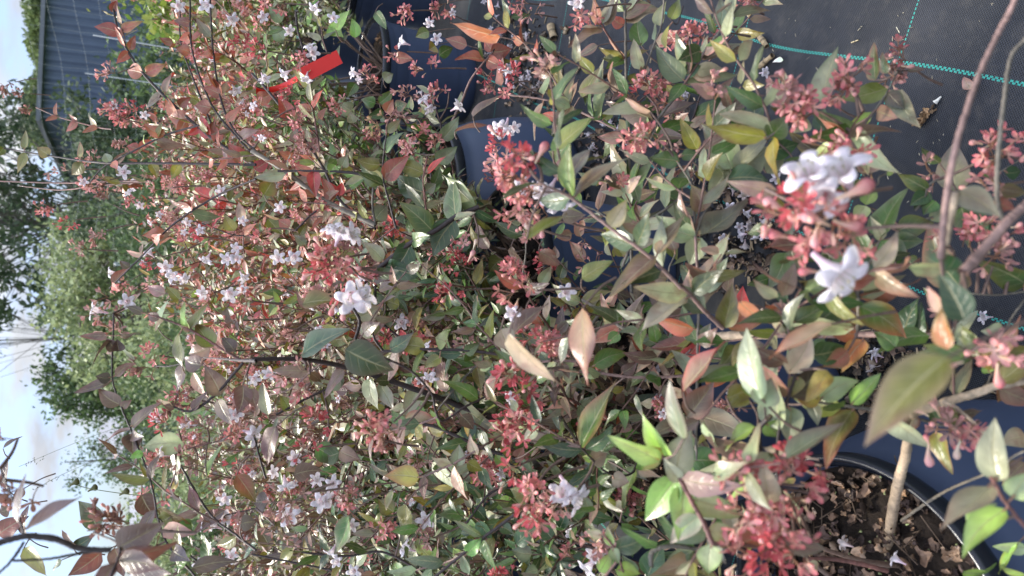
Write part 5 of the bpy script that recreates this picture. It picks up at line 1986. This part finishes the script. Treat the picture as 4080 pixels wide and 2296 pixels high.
# blue grey corrugated shed
A = np.array([2.6, 13.8]); B = np.array([8.5, 15.6]); Lw = np.linalg.norm(B-A); dd = (B-A)/Lw; nn = np.array([dd[1], -dd[0]])
root = empty('shed', (A[0], A[1], 0), 'long blue grey corrugated metal shed behind the wire fence', 'shed')
mb = MB(); n = 640; u = np.linspace(0, Lw, n); off = .018*np.clip(np.sin(u*2*PI/.17)*1.8, -1, 1); V = []
for z in (-.05, 2.35):
    for ui, o_ in zip(u, off): q = A+dd*ui+nn*o_; V.append((q[0], q[1], z))
mb.add(V, [(i, i+1, n+i+1, n+i) for i in range(n-1)]); 
bk = A-nn*4; bk2 = B-nn*4
mb.add([(A[0], A[1], -.05), (bk[0], bk[1], -.05), (bk[0], bk[1], 2.0), (A[0], A[1], 2.35), (B[0], B[1], -.05), (bk2[0], bk2[1], -.05), (bk2[0], bk2[1], 2.0), (B[0], B[1], 2.35)], [(0, 1, 2, 3), (4, 7, 6, 5), (1, 5, 6, 2)])
mb.obj('wall', M_shed, root, smooth=False)
mb = MB(); r0 = A+nn*.12-dd*.1; r1 = B+nn*.12; r2 = B-nn*4.1; r3 = A-nn*4.1-dd*.1
mb.add([(r0[0], r0[1], 2.36), (r1[0], r1[1], 2.36), (r2[0], r2[1], 2.02), (r3[0], r3[1], 2.02), (r0[0], r0[1], 2.42), (r1[0], r1[1], 2.42), (r2[0], r2[1], 2.08), (r3[0], r3[1], 2.08)], [(0, 3, 2, 1), (4, 5, 6, 7), (0, 1, 5, 4), (1, 2, 6, 5), (2, 3, 7, 6), (3, 0, 4, 7)]); mb.obj('roof', M_roof, root, smooth=False)
for k in (6.0,):
    q = A+dd*k+nn*.06; mb = MB(); tube(mb, [(q[0], q[1], -.02), (q[0], q[1], 2.34)], .035, 8); mb.obj('drain_pipe', M_roof, root)
# hedge behind the shed, showing over its roof
rs = np.random.default_rng(9); root = empty('hedge', (5, 20, 0), 'pale green clipped hedge showing above the shed roof', 'hedge')
mb = MB(); n = 60000; t = rs.random(n); hx = 3.0+t*11; hy = 19.0+t*4+rs.normal(0, .35, n); hz = 3.15+.25*t+.10*np.sin(t*30)+.06*np.sin(t*71)-np.abs(rs.normal(0, .5, n))
leafcloud(mb, np.stack([hx, hy, hz], -1), rs, .11, [(.13, .18, .06), (.17, .22, .08), (.1, .14, .05)], .6); mb.obj('leaves', M_far, root)
mb = MB()
for k in range(24): q = 3.2+k*.46; tube(mb, [(q, 19+(q-3)/11*4, -.02), (q+.05, 19+(q-3)/11*4, 2.6)], .05, 6, (.08, .06, .05))
mb.obj('stems', M_bark, root)
# wire fence
fa = np.array([3.6, 4.6]); fb = np.array([.2, 8.4]); Lf = np.linalg.norm(fb-fa); fd = (fb-fa)/Lf
root = empty('wire_fence', (fa[0], fa[1], 0), 'sagging wire mesh fence in front of the shed and the sky', 'fence')
mb = MB(); rs = np.random.default_rng(12); hs = [1.62, 1.45, 1.28, 1.12, .96, .80, .64, .48, .3, .12]
def fpt(u, z, i): q = fa+fd*u; return (q[0], q[1], z-.04*math.sin(u*2+i*.1)-.02*math.sin(u*5))
for i, h in enumerate(hs):
    us = np.linspace(0, Lf, 60); tube(mb, [fpt(u, h, i) for u in us], .0011, 4)
mb.obj('horizontal_wires', M_wire, root)
mb = MB()
for k in range(int(Lf/.16)): u = k*.16; tube(mb, [fpt(u+.01*math.sin(j*2+k), h, j) for j, h in enumerate(hs)], .0006, 4)
mb.obj('mesh_wires', M_wire, root)
for u in (.05, Lf-.05):
    q = fa+fd*u; mb = MB(); tube(mb, [(q[0], q[1], -.02), (q[0], q[1], 1.15)], .018, 8); tube(mb, [(q[0], q[1], 1.15), (q[0], q[1], 1.16)], [.018, .002], 8); mb.obj('post', M_wire, root)
# pale garden stakes in front of the shed
for (px, py, d, lab) in ((372, 140, 3.4, 'thin pale cane rising in front of the shed near the yellow green bush'), (340, 292, 4.2, 'short light blue stake in front of the dark bush')):
    tp = P(px, py, d); mb = MB(); g_ = np.array([tp[0]-.05, tp[1]+.03, 0]); tube(mb, [g_, g_*.5+tp*.5, tp, tp+[0, 0, .002]], [.004, .003, .003, .001], 7, (.35, .42, .42)); o = mb.obj('garden_stake', M_wire); setp(o, lab, 'stake')
# houses on the sky side
def house(x, y, w, dp, h, rh, label, rotz, wallm, roofm, win=2):
    root = empty('house', (x, y, 0), label, 'house'); c, s = math.cos(rotz), math.sin(rotz)
    def tr(v): return [(x+a*c-b*s, y+a*s+b*c, z) for a, b, z in v]
    mb = MB(); mb.add(tr([(-w/2, 0, -.02), (w/2, 0, -.02), (w/2, dp, -.02), (-w/2, dp, -.02), (-w/2, 0, h), (w/2, 0, h), (w/2, dp, h), (-w/2, dp, h), (-w/2, dp/2, h+rh), (w/2, dp/2, h+rh)]), [(0, 1, 5, 4), (2, 3, 7, 6), (1, 2, 6, 5), (3, 0, 4, 7), (5, 6, 9, 9), (7, 4, 8, 8)]); mb.obj('wall', wallm, root, smooth=False)
    mb = MB(); e = .25; k = rh/(dp/2)*e
    for sg, ya in ((1, -e), (-1, dp+e)):
        mb.add(tr([(-w/2-e, ya, h-k), (w/2+e, ya, h-k), (w/2+e, dp/2, h+rh), (-w/2-e, dp/2, h+rh), (-w/2-e, ya, h-k+.12), (w/2+e, ya, h-k+.12), (w/2+e, dp/2, h+rh+.12), (-w/2-e, dp/2, h+rh+.12)]), [(0, 1, 2, 3), (4, 7, 6, 5), (0, 4, 5, 1), (1, 5, 6, 2), (3, 2, 6, 7), (0, 3, 7, 4)])
    mb.obj('roof', roofm, root, smooth=False)
    for k in range(win):
        a = -w/2+w*(k+1)/(win+1); 
        m1 = MB(); m1.add(tr([(a-.4, -.03, h*.45), (a+.4, -.03, h*.45), (a+.4, -.03, h*.8), (a-.4, -.03, h*.8)]), [(0, 1, 2, 3)]); wd = m1.obj('window', M_shed, root, smooth=False)
M_wallg = simple('pale_wall', (.30, .31, .35), .8, .3, 4, .15, .1)
house(-4.2, 40, 7.0, 6, 1.9, 1.15, 'house with grey pitched roof partly behind the mid green tree', .1, M_brick, M_roof)
house(-10.5, 34, 9, 5, 1.0, .55, 'low long building with grey roof at the sky side edge behind the shrubs', .05, M_wallg, M_roof, 3)
house(2, 60, 14, 6, 2.5, 1.2, 'distant grey house hidden behind the trees', 0, M_wallg, M_roof, 3)
# distant tree belt
rs = np.random.default_rng(31); n = 60000; t = rs.random(n); ang = -1.1+2.2*t; rad_ = 75+rs.normal(0, 3, n); hh = 2.2+1.2*np.sin(ang*9)+.8*np.sin(ang*23+1)
mb = MB(); leafcloud(mb, np.stack([np.sin(ang)*rad_, np.cos(ang)*rad_, np.abs(rs.random(n))*hh], -1), rs, .9, gM+gD, .7); o = mb.obj('distant_woods', M_far); setp(o, 'low belt of distant green woods along the horizon', 'woods', None, 'stuff')
# grass stalk with round seed heads against the sky
root_p = P(790, 2010, 1.0); root = empty('grass_stalk', (float(root_p[0]), float(root_p[1]), .25), 'thin grass stalk with three round seed heads against the bright sky', 'grass stalk')
st = [np.array([root_p[0], root_p[1], .25]), P(1000, 2010, 1.0), P(700, 1985, .98), P(555, 1975, .96), P(430, 1959, .95), P(340, 1943, .95), P(270, 1923, .95)]
mb = MB(); tube(mb, smooth_path(st, 5), .0005, 5, (.12, .14, .06)); mb.obj('stem', M_bark, root)
for (x, y) in ((277, 1937), (350, 1959), (476, 1974)):
    mb = MB(); p = P(x, y, .95); club(mb, p-xc*-.0, nrm(np.array([.5, 0, -1.])), .012, .0042, (.16, .15, .05), (.12, .12, .04), 9); mb.obj('seed_head', M_sepal, root)
root = empty('grass_stalk', tuple(P(560, 1820, 1.1)), 'faint feathery grass stalk leaning across the white cloud', 'grass stalk')
mb = MB(); tube(mb, smooth_path([P(620, 1660, 1.1), P(480, 1700, 1.1), P(300, 1765, 1.1), P(75, 1860, 1.1)], 5), .0003, 4, (.2, .22, .15)); tube(mb, smooth_path([P(620, 1780, 1.1), P(400, 1830, 1.1), P(240, 1895, 1.1), P(140, 1950, 1.1)], 5), .0003, 4, (.2, .22, .15))
for k in range(24): p = P(100+k*7, 1850-k*2.6+tr_rng.normal(0, 5), 1.1) if k < 12 else P(140+(k-12)*9, 1950-(k-12)*5+tr_rng.normal(0, 5), 1.1); club(mb, p, nrm(tr_rng.normal(size=3)), .004, .0007, (.2, .22, .14), (.25, .25, .18), 4)
mb.obj('stem', M_bark, root)
